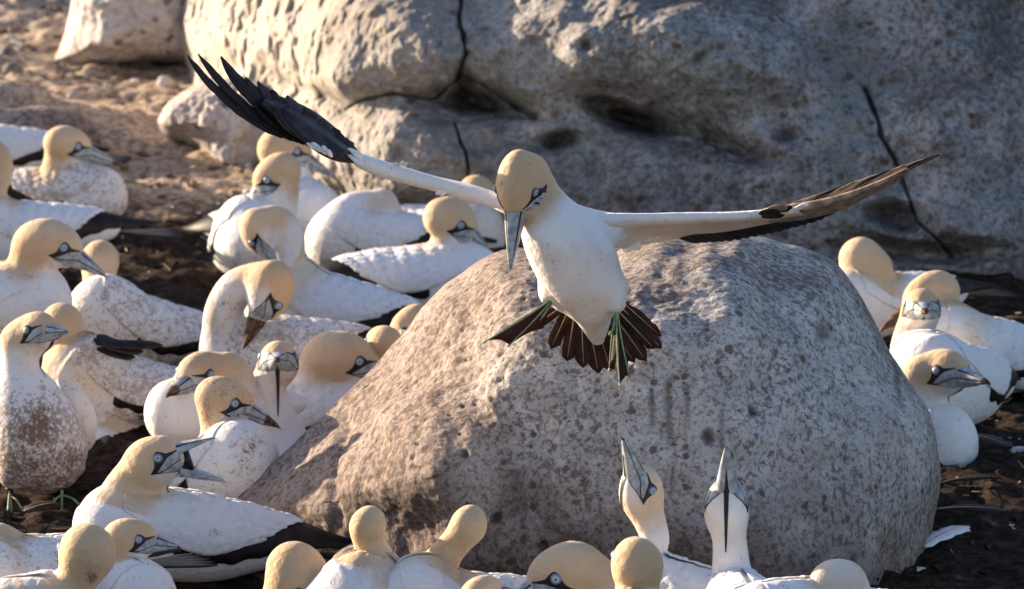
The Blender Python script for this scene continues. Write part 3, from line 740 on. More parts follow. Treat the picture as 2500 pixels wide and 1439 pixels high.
    # closing rim: the left end runs back, the top runs back, giving the face a thick body
    o = mk('cliff', V.reshape(-1, 3), grid_faces(nu, nv, flip=True), M['wall'], attrs={'pit': np.clip(stain, 0, 1).ravel(), 'warm': warm.ravel(), 'sunlit_chalk': (np.maximum(.9*lf, .4*sstep(1900, 800, PX))*(1-np.clip(stain*1.5, 0, 1))).ravel()})  # left end paled to paint its sunlit brightness, besides its whitish tone
    s = o.modifiers.new('t', 'SOLIDIFY'); s.thickness = .25; s.offset = -1 if False else 1
    tag(o, 'broad grey rock face streaked with guano, filling the back behind the boulder', 'rock face')
    return o
cliff = build_cliff()
cliff.modifiers.clear()

rock_blob('boulder', [(128, 150), (150, 95), (165, 40), (185, -60), (260, -160), (420, -170), (560, -60), (580, 60), (540, 130), (460, 150), (360, 150), (250, 166), (170, 172)], (350, 40), 13.75, .22, .4, M['paler'],
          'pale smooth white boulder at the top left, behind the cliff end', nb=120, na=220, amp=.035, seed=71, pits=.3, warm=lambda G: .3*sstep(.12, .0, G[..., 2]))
rock_blob('boulder', [(390, 298), (405, 262), (440, 234), (470, 216), (520, 196), (600, 190), (690, 215), (750, 280), (750, 370), (700, 430), (610, 450), (545, 425), (510, 368), (455, 328), (405, 314)], (570, 300), 12.72, .16, .3, M['paler'],
          'pale sunlit lobe of rock at the foot of the left end of the cliff', nb=110, na=200, amp=.05, seed=75, pits=.4)
rock_blob('boulder', [(-200, 60), (-150, -60), (-60, -120), (60, -100), (95, -20), (90, 50), (60, 85), (-60, 95)], (-30, 0), 15.2, .3, .4, M['rock'],
          'dark brown boulder in shade at the far top left corner', nb=70, na=120, amp=.03, seed=81, warm=lambda G: np.full(G.shape[:-1], .7))
rock_blob('boulder', [(60, 30), (110, -60), (240, -90), (420, -60), (420, 40), (300, 80), (160, 82), (90, 76)], (240, 0), 15.9, .3, .4, M['wall'],
          'blurred grey-blue boulder far behind, top left corner', nb=70, na=120, amp=.03, seed=85)
rock_blob('rock', [(-140, 400), (-120, 300), (-60, 262), (30, 266), (110, 262), (200, 285), (250, 330), (240, 400), (100, 440), (-60, 440)], (60, 350), 12.75, .06, .2, M['rock'],
          'low brown earth-covered rock behind the birds at the left edge', nb=80, na=150, amp=.03, seed=95, warm=lambda G: np.full(G.shape[:-1], .95))
def pebble(px, py, r, mat, label, seed, name='pebble'):
    d = depth_at_z(px, py+r*.4, .0); rock_blob(name, [(px-r, py), (px-r*.7, py-r*.8), (px, py-r), (px+r*.8, py-r*.7), (px+r, py+r*.1), (px+r*.6, py+r*.7), (px-r*.6, py+r*.7)], (px, py), d, r*d/FPX*.8, r*d/FPX*.9, mat, label, 'stone', None, 16, 24, amp=.004, seed=seed)
pebble(402, 205, 20, M['paler'], 'round whitish stone on the dry ground left of the cliff end', 3)
pebble(180, 238, 17, M['paler'], 'small white stone on the dry ground below the pale boulder', 4)
pebble(262, 214, 11, M['rock'], 'little brown pebble between two whitish stones', 5)
pebble(30, 180, 26, M['rock'], 'flat grey stone lying on the sunlit ground at the left edge', 6)
pebble(20, 135, 22, M['wall'], 'flat bluish stone at the left edge, upper one of two', 16)

# loose clods, straw and down feathers on the ground: nobody could count them
def scatter():
    ico = [(0, 0, 1), (.89, 0, .45), (.28, .85, .45), (-.72, .53, .45), (-.72, -.53, .45), (.28, -.85, .45), (.72, .53, -.45), (-.28, .85, -.45), (-.89, 0, -.45), (-.28, -.85, -.45), (.72, -.53, -.45), (0, 0, -1)]
    fc = [(0, 1, 2), (0, 2, 3), (0, 3, 4), (0, 4, 5), (0, 5, 1), (1, 6, 2), (2, 7, 3), (3, 8, 4), (4, 9, 5), (5, 10, 1), (1, 10, 6), (2, 6, 7), (3, 7, 8), (4, 8, 9), (5, 9, 10), (11, 6, 10), (11, 7, 6), (11, 8, 7), (11, 9, 8), (11, 10, 9)]
    ico = np.array(ico); sets = {'debris': ([], [], []), 'darkdebris': ([], [], []), 'straw': ([], [], []), 'whitebit': ([], [], [])}
    def put(key, v, f):
        S = sets[key]; S[0].append(v); S[1].append(np.array(f)+S[2][-1] if S[2] else np.array(f)); S[2].append((S[2][-1] if S[2] else 0)+len(v))
    for i in range(13000):
        y = RNG.uniform(8.6, 14.2); x = RNG.uniform(-1.25, 1.25)*y/11
        z = float(ground_z(x, y)); r = .002+.010*RNG.random()**3.5
        dry = (y > 11.9-.4*RNG.random() and x < -.1)
        key = 'debris' if dry or RNG.random() < .06 else 'darkdebris'
        if not dry and RNG.random() < .5: continue
        v = ico*(1+.35*RNG.standard_normal((12, 1)))*np.array([r*RNG.uniform(.8, 1.8), r*RNG.uniform(.8, 1.5), r*RNG.uniform(.4, .8)]); a = RNG.uniform(0, 6.3)
        v = v@np.array([[math.cos(a), math.sin(a), 0], [-math.sin(a), math.cos(a), 0], [0, 0, 1]])
        put('whitebit' if RNG.random() < .09 else key, v+[x, y, z+.003], fc)
    for i in range(2600):
        y = RNG.uniform(8.6, 13.8); x = RNG.uniform(-1.25, 1.25)*y/11; dry = (y > 11.7 and x < 0)
        if not dry and RNG.random() < .72: continue
        z = float(ground_z(x, y))+.012; L = RNG.uniform(.008, .035); a = RNG.uniform(0, 6.3); t = np.array([math.cos(a), math.sin(a), RNG.uniform(-.3, .3)]); n_ = np.array([-t[1], t[0], 0])*.0011
        c = np.array([x, y, z]); up = np.array([0, 0, .0012])
        v = np.array([c-t*L*.5-n_, c-t*L*.5+n_, c-t*L*.5+up, c+t*L*.5-n_, c+t*L*.5+n_, c+t*L*.5+up])
        S = sets['straw']; base = S[2][-1] if S[2] else 0
        S[0].append(v); S[1].append(np.array([(0, 1, 4), (0, 4, 3), (1, 2, 5), (1, 5, 4), (2, 0, 3), (2, 3, 5)])+base); S[2].append(base+6)
    nm = {'debris': ('ground_debris', 'dry crumbs of earth scattered over the pale ground'), 'darkdebris': ('dirt_crumbs', 'dark damp crumbs of earth scattered between the birds'), 'straw': ('straw_litter', 'bits of straw and weed littering the earth'), 'whitebit': ('down_litter', 'tiny white crumbs and down scattered on the earth')}
    for k, S in sets.items():
        if S[0]:
            o = mk(nm[k][0], np.vstack(S[0]), np.vstack(S[1]), M[k], smooth=False); tag(o, nm[k][1], 'litter', None, 'stuff')
scatter()
# ================================================================== THE LANDING BIRD
def landing_bird():
    D = 9.3; m = D/FPX
    root = empty('gannet', tuple(W(1410, 640, D))); tag(root, 'gannet landing with wings spread wide, feet down and tail fanned above the boulder', 'bird')
    hc = W(1277, 447, D-.02)
    hc = W(1264, 444, D-.03); HR = frame(107, -68, -3)
    # neck and trunk as one chain of balls, then belly and under-tail
    C = [(1290, 425, 52, -.0), (1322, 492, 56, .0), (1356, 565, 84, .0), (1398, 625, 102, .01), (1430, 685, 90, .02), (1452, 708, 64, .03)]
    A = catmull(np.column_stack([W([c[0] for c in C], [c[1] for c in C], [D+c[3] for c in C]), [c[2]*m for c in C]]), 6); cp = A[:, :3]; cr = A[:, 3]
    c1 = hc+np.array([.029, 0, -.0050])@HR; he = np.array([.0475, .0305, .0360])
    ut0 = W(1445, 740, D+.04); ut1 = W(1458, 822, D+.095)
    shR = W([1395, 1440, 1500], [552, 548, 547], [D+.02, D+.03, D+.035]); shL = W([1300, 1260, 1225], [500, 495, 490], [D+.06, D+.09, D+.12])
    shR2 = W([1410, 1470, 1535], [574, 570, 560], [D+.045, D+.06, D+.07])
    th = [(W(1352, 715, D+.03), W(1366, 733, D+.03)), (W(1495, 712, D+.0), W(1508, 742, D-.005))]
    def fh(P): return smin(ell(P, hc, HR, he), cone(P, hc+np.array([.012, 0, -.002])@HR, c1, .028, .0172), .010)
    def f(P):
        d = smin(chain(P, cp, cr), fh(P), .016); d = smin(d, cone(P, ut0, ut1, .036, .013), .02)
        d = smin(d, chain(P, shR, [.022, .018, .014]), .025); d = smin(d, chain(P, shR2, [.027, .021, .012]), .035); d = smin(d, chain(P, shL, [.028, .022, .016]), .03)
        d = smin(d, cone(P, th[0][0], th[0][1], .022, .011), .02); d = smin(d, cone(P, th[1][0], th[1][1], .024, .012), .02)
        return d
    allp = np.vstack([cp, c1, ut1, shR, shL]); V, Q = mesh_sdf(f, allp.min(0)-.09, allp.max(0)+.09, .004)
    X, Y, _ = toimg(V); dh = np.linalg.norm(V-hc, axis=1)
    b = 1-sstep(.045, .095, dh); b = np.maximum(b, .10+.28*sstep(540, 640, Y))  # belly tint: dirty cream plus warm bounce light painted into the colour
    mk('body', V, Q, M['feather'], root, attrs={'buff': b, 'dirt': np.full(len(V), .02)+.10*sstep(560, 760, Y), 'stain': np.zeros(len(V))})
    add_face(root, fh, hc, HR, 1.04, 'flyer', 0, 0, 0, f, 1.42)
    # ---- wings: a rounded arm tapering to the trailing edge, section by section
    def wing_mesh(st, ncut=22, root_=None, mat=None, name='wing', buff=.6):
        st = np.array(st, float)      # x y depth (leading edge centre), half thickness px, trailing x y depth
        le = W(st[:, 0], st[:, 1], st[:, 2]); te = W(st[:, 4], st[:, 5], st[:, 6]); ht = st[:, 3]*m
        A = catmull(np.column_stack([le, te, ht]), 7); V = []
        for i in range(len(A)):
            l, t, h = A[i, :3], A[i, 3:6], A[i, 6]
            sp = nrm(A[min(i+1, len(A)-1), :3]-A[max(i-1, 0), :3]); ch = t-l; n = nrm(np.cross(sp, ch)); 
            if n[2] < 0: n = -n
            L = np.linalg.norm(ch); cu = nrm(ch)
            for k in range(ncut):
                a = 2*math.pi*k/ncut; s_ = (1-math.cos(a))/2
                th_ = h*(math.sqrt(max(0, min(1, s_*L/(h*1.0)*2-(s_*L/h)**2))) if s_*L < h else 1.0*(1-.86*((s_*L-h)/(L-h+1e-6))**.7))
                th_ = max(th_, .0009)
                cam_ = -.10*L*s_*(1-s_)*0
                V.append(l+cu*(s_*(L+h)-h)+n*(th_*(1 if a < math.pi else -1)*(1 if 0 < k != ncut//2 else 0)+cam_))
        V = np.array(V); F = grid_faces(len(A), ncut, True).tolist(); F += [list(range(ncut)), [len(V)-ncut+k for k in range(ncut)][::-1]]
        return mk(name, V, F, mat or M['feather'], root_ or root, attrs={'buff': buff*(np.arange(len(V)) % ncut > ncut/2), 'dirt': np.full(len(V), .05), 'stain': np.zeros(len(V))})  # underside tinted tan: warm bounce light painted into the colour
    # wing on the right of the photo, seen from in front and below
    wr = wing_mesh([(1395, 545, D+.01, 28, 1470, 602, D+.07), (1440, 541, D+.015, 23, 1530, 606, D+.085), (1500, 537, D+.02, 18, 1590, 594, D+.10), (1580, 535, D+.02, 15, 1640, 586, D+.11), (1680, 533, D+.02, 15, 1700, 574, D+.115),
                    (1780, 531, D+.01, 14, 1790, 562, D+.10), (1870, 524, D+.0, 13, 1890, 543, D+.08), (1950, 512, D-.01, 10, 1975, 530, D+.05)])
    bl = lambda a, da, b_, db, w, nv, **k: blade(W(*a, D+da), W(*b_, D+db), w*m, nv, **k)
    dn = -FW*.75-UPV*.6
    # white tertials hanging at the trailing edge near the body
    fans = [((1470, 570), (1482, 606), 34), ((1490, 568), (1510, 610), 34), ((1512, 566), (1536, 615), 34), ((1540, 566), (1556, 612), 30), ((1565, 562), (1584, 592), 30), ((1590, 560), (1606, 586), 30)]
    parts = [bl(a, .075, b_, .085, w, dn, tipw=.5, n=8)[0] for a, b_, w in fans]
    v_, f_, _ = join(parts); mk('tertial_feathers', v_, f_, M['feather'], wr, attrs={'buff': np.zeros(len(v_)), 'dirt': np.zeros(len(v_)), 'stain': np.zeros(len(v_))})
    for i in range(17):        # dark secondaries
        t = i/16.; x = 1625+t*345; y = 566-t*52
        x = 1640+t*320; r_ = (x, 564-(x-1640)*.16); xb = x+72; tp = (xb, np.interp(xb, [1655, 1700, 1800, 1900, 2000, 2040], [582, 598, 592, 572, 545, 526])-8)
        (v_, f_), _s = bl(r_, .09, tp, .125, 34, dn, tipw=.6, n=8); mk('secondary_feather', v_, f_, M['black'], wr)
    # hand: pale brown undersides of the primaries stacked along the wing, dark tips
    hand = wing_mesh([(1865, 522, D-.0, 12, 1880, 544, D+.06), (1930, 509, D-.01, 11, 1960, 536, D+.05), (2000, 497, D-.02, 10, 2040, 518, D+.04), (2080, 474, D-.03, 8, 2100, 490, D+.02), (2160, 441, D-.04, 6, 2175, 452, D+.0), (2215, 412, D-.05, 4, 2222, 418, D-.03)], mat=M['brownwing'], root_=wr, name='wing_hand')
    for i in range(10):
        t = i/9.; a = (1900+t*230, 520-t*58-8*t*t); b_ = (2295-(1-t)*330, 378+(1-t)*118-18*t*(1-t))
        a = (1880+t*300, 518-t*62-26*t*t*.9)
        (v_, f_), (sv, sf) = bl(a, .01-.045*t, b_, .005-.055*t, 15-5*t, dn, n=12, bend=-.035)
        p_ = mk('primary_feather', v_, f_, M['brownwing'] if i % 3 else M['tail'], wr)
        mk('feather_shaft', sv, sf, M['shaft'], p_)
    cv = [((1852, 522), (1905, 520), 24, 'black'), ((1870, 514), (1925, 506), 22, 'brownwing'), ((1858, 530), (1915, 527), 16, 'tail'), ((1900, 516), (1935, 506), 16, 'black')]
    for a, b_, w, k_ in cv:
        (v_, f_), _s = bl(a, -.022, b_, -.03, w, dn, n=8); mk('covert_feather', v_, f_, M[k_], wr)
    parts = [bl((1925+i*5, 520-i*3), -.026, (1950+i*8, 510-i*4), -.03, 13, dn, n=7)[0] for i in range(4)]
    v_, f_, _ = join(parts); mk('white_tuft', v_, f_, M['feather'], wr, attrs={'buff': np.zeros(len(v_)), 'dirt': np.zeros(len(v_)), 'stain': np.zeros(len(v_))})
    # wing on the left of the photo: seen along its leading edge, upper side of the hand turned to us
    wl = wing_mesh([(1262, 498, D+.06, 20, 1262, 482, D+.16), (1215, 490, D+.08, 20, 1215, 473, D+.19), (1150, 472, D+.10, 19, 1148, 452, D+.22), (1070, 452, D+.12, 18, 1068, 434, D+.23), (990, 430, D+.13, 20, 988, 411, D+.23),
                    (930, 413, D+.13, 22, 925, 392, D+.22), (880, 395, D+.12, 17, 876, 374, D+.20), (850, 384, D+.12, 10, 848, 370, D+.18)], buff=.0)
    parts = [blade(W(968+i*5, 408-i, D+.1), W(966+i*9, 397-i*2+(i % 2)*6, D+.09), 9*m, dn, n=7)[0] for i in range(4)]+[blade(W(1075+i*7, 466+i, D+.1), W(1064+i*6, 476+i, D+.1), 9*m, dn, n=6)[0] for i in range(3)]
    v_, f_, _ = join(parts); mk('white_tuft', v_, f_, M['feather'], wl, attrs={'buff': np.zeros(len(v_)), 'dirt': np.zeros(len(v_)), 'stain': np.zeros(len(v_))})
    upn = -FW*.72+UPV*.55+RT*.25
    wrist = wing_mesh([(868, 388, D+.115, 14, 872, 366, D+.16), (830, 378, D+.10, 20, 845, 340, D+.16), (790, 358, D+.09, 22, 812, 308, D+.15), (740, 322, D+.08, 20, 765, 272, D+.14), (690, 286, D+.07, 15, 712, 246, D+.13), (640, 250, D+.06, 8, 655, 226, D+.11)], mat=M['blackblue'], root_=wl, name='wing_hand')
    tips_ = [(455, 132, 24), (470, 150, 22), (484, 131, 26), (515, 176, 28), (539, 139, 30), (566, 172, 30), (598, 190, 32), (630, 198, 34), (662, 220, 36), (700, 234, 38), (742, 262, 38), (782, 290, 36), (815, 312, 34), (845, 336, 30)]
    for i, (x, y, w) in enumerate(tips_):
        t = i/13.; rx, ry = (690+175*t**.8, 336+46*t**.8)
        arc = (RT*(-6)+UPV*(-17))*m*(1-.6*t)
        (v_, f_), (sv, sf) = blade(W(rx, ry, D+.075+.0035*i), W(x, y, D+.02+.009*i), (w+(5 if i > 3 else -1))*m, upn, bend=-.02, n=18, tipw=.12, jag=.16, arc=arc)
        p_ = mk('primary_feather' if i < 10 else 'secondary_feather', v_, f_, M['blackblue'] if i % 2 else M['black'], wl); mk('feather_shaft', sv, sf, M['black'], p_)
    for i in range(9):   # upper coverts filling the hand
        t = i/8.; (v_, f_), _s = blade(W(850-60*t, 372-30*t, D+.07), W(700-40*t+8*(i % 3), 292-28*t-12*(i % 2), D+.045), 46*m, upn, n=10, tipw=.2, arc=-UPV*12*m)
        mk('covert_feather', v_, f_, M['blackblue'], wl)
    parts = [blade(W(792+i*5, 372+i*3, D+.045), W(748+i*13, 349+i*4-(i % 2)*6, D+.04), 12*m, upn, n=7)[0] for i in range(5)]
    v_, f_, _ = join(parts); mk('white_tuft', v_, f_, M['feather'], wl, attrs={'buff': np.zeros(len(v_)), 'dirt': np.zeros(len(v_)), 'stain': np.zeros(len(v_))})
    parts = [blade(W(884+i, 378+i*5, D+.098), W(848+(i % 3)*6, 362+i*5.5, D+.09), 11*m, upn, n=7)[0] for i in range(6)]
    v_, f_, _ = join(parts); mk('white_tuft', v_, f_, M['feather'], wl, attrs={'buff': np.zeros(len(v_)), 'dirt': np.zeros(len(v_)), 'stain': np.zeros(len(v_))})
    # ---- fanned tail
    tn = -FW; base = (1440, 742)
    tips = [(1302, 798, 24), (1345, 852, 30), (1384, 882, 32), (1425, 898, 33), (1461, 912, 34), (1492, 906, 32), (1530, 896, 30), (1548, 886, 26), (1578, 882, 30), (1598, 852, 26), (1616, 852, 22), (1614, 822, 20)]
    for i, (x, y, w) in enumerate(tips):
        t = i/(len(tips)-1); bx = 1380+t*140; by = 742+12*math.sin(t*math.pi)-(4 if t > .7 else 0)
        (v_, f_), (sv, sf) = blade(W(bx, by, D+.075+.003*(i % 3)), W(x, y, D+.10+.004*(i % 3)), (w+5)*m, tn, n=14, tipw=.1, jag=.12, tp=(.78, 3.))
        p_ = mk('tail_feather', v_, f_, M['tail'], root); mk('feather_shaft', sv, sf, M['shaft'], p_)
    # ---- feet: green-lined toes with dark webs
    def foot(ankle, toes, hind, dz, name='foot'):
        ak = W(*ankle, D+dz[0]); tp = [W(t[0], t[1], D+dz[1]+t[2]) for t in toes]; nn = nrm(np.cross(tp[0]-ak, tp[-1]-ak))
        if nn@FW > 0: nn = -nn
        V = []; nr_ = 12; rows = []
        for i in range(nr_):
            r_ = i/(nr_-1); row = []
            for j in range(len(tp)-1):
                for k in range(5):
                    s_ = k/5.; a = tp[j]*(1-s_)+tp[j+1]*s_; sag = 1-.06*math.sin(s_*math.pi)*r_
                    row.append(ak+(a-ak)*r_*sag+nn*(-.004*math.sin(s_*math.pi)*r_))
            row.append(ak+(tp[-1]-ak)*r_); rows.append(row)
        nc = len(rows[0]); V = np.array(rows).reshape(-1, 3); F = grid_faces(nr_, nc)
        ft = mk(name, V, F, M['web'], root); s_ = ft.modifiers.new('t', 'SOLIDIFY'); s_.thickness = .0016; s_.offset = 0
        for t_, tt in list(zip(tp, toes))[:2 if len(hind) == 2 and hind[0][0] < 1400 else 3]:
            n_ = 10; mid = (ak+t_)/2+nn*.004; path = catmull([ak+nn*.0012, mid, t_+nn*.0012], 6)
            v1, f1 = tube(path, np.linspace(.0014, .0010, len(path)), 8); mk('toe', v1, f1, M['green'], ft)
            v2, f2 = tube([t_, t_+(t_-ak)*.03+nn*.001, t_+(t_-ak)*.065-nn*.002], [.0022, .0016, .0004], 6); mk('claw', v2, f2, M['shaft'], ft)
        h0 = W(*hind[0], D+dz[0]-.006); h1 = W(*hind[1], D+dz[0]-.012); v1, f1 = tube([ak*.6+h0*.4, h0, h1], [.0026, .0026, .001], 6); mk('hind_toe', v1, f1, M['green'], ft)
        return ft
    f1 = foot((1352, 727), [(1186, 833, 0), (1243, 842, .012), (1326, 802, .045)], ((1330, 765), (1318, 782)), (.015, -.03))
    f2 = foot((1507, 748), [(1489, 900, .022), (1514, 936, -.004), (1538, 922, .0)], ((1497, 805), (1486, 818)), (-.005, -.02))
    for (a, b_) in (((1366, 731, .03), (1349, 729, .013)), ((1508, 738, -.005), (1507, 752, -.006))):
        v_, f_ = tube([W(a[0], a[1], D+a[2]), W(b_[0], b_[1], D+b_[2])], [.009, .0048], 10); mk('leg', v_, f_, M['web'], root)
landing_bird()
# ================================================================== THE COLONY
G = gannet
# --- back left
G('dirty speckled gannet at the back left facing right, bill resting on its breast', (165, 478), 15, (172, 352), 8, -24, [(158, 425, 44), (156, 362, 45)], dirt=.85, s=.95, mud=.3, buff=1, bufflen=.07, nbr=.055, z=.09, hs=1.0, eye=(190, 358), tip=(298, 408))
G('white back of a gannet at the left edge, behind the speckled gannet', (-10, 375), 185, (-120, 330), 180, -10, [], dirt=.05, s=.95, z=.10)
G('gannet cut by the left edge whose bill points straight down', (50, 575), 168, (-12, 405), 50, -72, [(-30, 500, 44)], dirt=.1, s=1.05, z=.10, bufflen=.09)
G('gannet at the left edge facing right, bill over the neighbour\'s neck', (-30, 735), 8, (88, 600), 22, -31, [(80, 668, 56), (86, 602, 58)], dirt=.22, s=1.1, z=.10, hs=1.12, nbr=.075, bufflen=.07, nb=(.12, 0, .01), eye=(155, 605), tip=(258, 675), hd=-.06, d=10.75)
grub = G('grubby gannet seen from behind, left of the dark hollow, with a slim buff neck', (340, 812), 168, (245, 634), -88, -4, [(240, 715, 40)], hd=.10, dirt=.75, s=1.08, z=.10, pitch=14, bufflen=.09, nb=(.10, 0, .04), stain=[(400, 860, 40, .3)])
G('mud-streaked gannet behind the standing one, head turned away', (290, 955), 172, (150, 795), -100, -15, [(152, 855, 46)], dirt=.85, s=1.05, z=.09, pitch=12, bufflen=.08, hs=1.1, nb=(.10, 0, .045))
# --- centre left group
G('gannet with a bulging white breast right under the dark wing tip', (680, 560), 30, (682, 358), 12, -27, [(712, 480, 66), (705, 415, 52), (676, 366, 48)], dirt=.05, s=1.0, z=.10, pitch=10, bufflen=.05, nbr=.1, hs=1.0, d=12.0, eye=(725, 370), tip=(815, 435))
G('gannet with its bill turned down to its own back, below the dark wing tip', (600, 600), 75, (665, 440), 128, -40, [(668, 520, 54)], dirt=.35, s=1.02, z=.12, pitch=22, bufflen=.045, nbr=.08, hs=1.02, nb=(.06, 0, .05), eye=(652, 440), tip=(598, 510))
G('gannet arching its neck to the left, bill tucked to its white throat', (790, 762), 195, (630, 568), 20, -70, [(704, 660, 45), (700, 575, 42), (672, 538, 36)], dirt=.03, s=1.15, z=.10, bufflen=.13, pitch=6, nb=(.10, 0, .04), hs=.9, hd=-.06, hroll=180)
G('muddy-necked gannet bowing so that its bill points down at its breast', (680, 862), 175, (660, 712), 158, -70, [(545, 830, 50), (545, 765, 47), (575, 708, 46), (620, 686, 44)], dirt=.8, s=1.05, z=.09, mud=.9, bufflen=.12, nb=(.12, 0, -.02), hd=-.09, hs=1.12, hroll=180, nbr=.07, stain=[(560, 850, 40, .3)])
G('plump white gannet asleep, head tucked into its back, in front of the cliff', (905, 590), 192, (938, 510), 62, -50, [(838, 560, 62), (860, 512, 42)], dirt=.25, s=1.0, z=.10, bufflen=.035, buff=.6, nbr=.085, nb=(.08, 0, .0), bodyscale=(1, 1.1, 1.1), face=False, hs=.85)
G('brown-headed gannet half hidden behind the wing and the landing bird', (1085, 575), 25, (1175, 485), 30, -48, [(1180, 545, 44)], dirt=.05, s=.95, z=.10, nbr=.07)
G('clean white gannet facing right above the boulder\'s left shoulder', (1040, 690), 6, (1112, 545), 24, -34, [(1106, 615, 50), (1104, 538, 50)], dirt=.04, s=1.12, z=.10, bufflen=.06, hs=1.08, tailup=-.06, nb=(.11, 0, .03), nbr=.07, eye=(1125, 550), tip=(1196, 614))
G('buff round head seen from behind at the boulder\'s left shoulder', (900, 985), -160, (935, 838), -120, -10, [(935, 880, 32)], dirt=.2, s=.9, z=.06, hs=.85, d=10.5)
G('small gannet peeping over the boulder\'s left shoulder, bill lowest', (1080, 900), 175, (1003, 795), 168, -38, [(1020, 835, 38)], dirt=.2, s=.9, z=.06, mud=.4, hs=.88, d=10.7)
# --- left of the boulder
G('gannet facing left with a brown-tipped bill, left of the one facing the camera', (520, 1010), 160, (556, 912), 168, -21, [(572, 965, 44), (566, 905, 42)], wings=False, dirt=.05, s=.9, z=.09, mud=.45, hs=1.08, bufflen=.06, nbr=.07, d=10.3, eye=(515, 915), tip=(406, 970))
G('gannet looking straight at the camera with a black stripe down its throat', (695, 1190), 80, (648, 885), 80, 6, [(685, 1090, 72), (666, 1005, 52), (654, 945, 44)], wings=False, dirt=.08, s=1.0, z=.09, mud=.25, stripe=.10, bufflen=.045, hs=1.0, nbr=.065, d=10.35, hroll=0, ntop=.031, eye=(635, 870), tip=(672, 880))
G('gannet with a smooth golden head just left of the boulder, bill behind the stone', (770, 1020), 12, (812, 882), 14, -8, [(780, 958, 52), (800, 885, 68)], dirt=.02, s=1.05, z=.09, hs=1.12, bufflen=.05, nbr=.07, d=10.5, ntop=.040, eye=(877, 882), tip=(985, 928))
G('gannet with a muddy bill and blood-brown flecks on its breast, beside the boulder', (520, 1165), 48, (558, 988), 18, -27, [(560, 1085, 62)], dirt=.35, s=1.05, z=.10, mud=.5, hs=1.02, bufflen=.045, nbr=.085, headdirt=.55, stain=[(610, 1090, 42, .5), (600, 1150, 38, .45), (660, 1190, 30, .3)], pitch=20, d=10.05, eye=(573, 985), tip=(682, 1045))
G('rounded white rump of a gannet between the standing bird and the bill-gaping bird', (230, 1110), -65, (170, 1000), -60, 0, [], dirt=.05, s=.95, z=.10, d=10.55, face=False, pitch=-4, hs=.7)
G('gannet calling with its bill wide open, black tail to the right', (440, 1312), 172, (380, 1124), 12, 17, [(296, 1240, 62), (310, 1190, 53), (338, 1148, 47)], dirt=.06, s=1.22, z=.08, openb=34, stripe=.06, bufflen=.06, hs=1.08, nbr=.075, pitch=9, nb=(.13, 0, .01), stain=[(520, 1300, 22, .4)], d=9.65, tailup=.02, bl=1.02, hd=-.04)
# --- bottom row
G('messy gannet at the bottom left corner with a ruffled white back', (40, 1420), 150, (-8, 1352), 90, -40, [(-10, 1400, 50)], dirt=.45, s=1.1, z=.09, d=9.15, hs=1.0, bufflen=.06)
G('buff neck and head from behind, at the bottom beside the calling bird', (130, 1560), 200, (208, 1345), -110, -12, [(168, 1432, 50)], dirt=.1, s=1.0, z=.09, d=8.9, hs=1.08, bufflen=.12, stain=[(222, 1412, 18, .7)], ntop=.036)
G('gannet looking right below the calling bird, bill pale and level', (290, 1460), 60, (303, 1330), 6, -4, [(290, 1400, 52)], dirt=.15, s=.95, z=.09, d=9.2, hs=.88, bufflen=.035, nbr=.08, mud=.15, eye=(338, 1318), tip=(434, 1337))
G('golden crown of a gannet with its head down, bottom, beside the black tail', (760, 1560), 20, (738, 1418), 35, -50, [(700, 1490, 48)], dirt=.02, s=1.05, z=.09, d=9.0, hs=1.25)
G('slim buff head from behind, left one of the close pair below the boulder', (930, 1500), 190, (900, 1282), -78, 0, [(932, 1392, 46), (902, 1330, 38)], dirt=.05, s=1.0, z=.09, d=8.95, hs=.78, bufflen=.075, nb=(.05, 0, .05), ntop=.030)
G('slim buff head from behind, right one of the close pair below the boulder', (1110, 1500), 170, (1146, 1280), -75, 2, [(1045, 1400, 46), (1100, 1340, 38)], dirt=.05, s=1.0, z=.09, d=8.95, hs=.78, bufflen=.085, nb=(.08, 0, .05), ntop=.030)
G('top of a buff head barely showing at the bottom edge, right of the pair', (1180, 1640), 10, (1180, 1456), -60, 0, [(1180, 1520, 40)], s=.95, z=.09, d=8.8, hs=.85)
G('golden gannet bowing left at the bottom edge, bill leaving the picture', (1500, 1560), 20, (1376, 1400), 168, -20, [(1490, 1510, 60), (1468, 1425, 54), (1430, 1396, 56)], dirt=.05, s=1.05, z=.09, d=8.9, hs=1.2, bufflen=.16, nbr=.07)
G('upright buff head from behind, in front of the left sky-pointing bird', (1560, 1600), 100, (1553, 1372), -97, 2, [(1556, 1450, 56)], dirt=.05, s=1.0, z=.09, d=8.7, hs=.98, bufflen=.12, ntop=.036)
G('gannet pointing its bill straight up with its eye in profile, left of two', (1640, 1520), 20, (1566, 1200), 118, 68, [(1598, 1390, 44), (1598, 1310, 36)], dirt=.08, s=1.0, z=.09, d=9.05, hs=.93, stripe=.09, bufflen=.04, buff=.85, mud=.1, hroll=-38, ntop=.029, bl=1.2)
G('gannet pointing its bill straight up showing its throat stripe, right of two', (1805, 1520), 80, (1774, 1238), 93, 72, [(1792, 1440, 58), (1782, 1330, 42)], bl=1.3, dirt=.04, s=1.0, z=.09, d=9.0, hs=.97, stripe=.105, bufflen=.05, buff=.5, ntop=.030)
G('white shoulder and buff crown of a gannet low at the bottom right', (1990, 1540), 160, (2050, 1425), -40, -10, [(2020, 1460, 44)], dirt=.08, s=1.0, z=.09, d=8.9, hs=1.0, buff=.6, bufflen=.05, face=False)
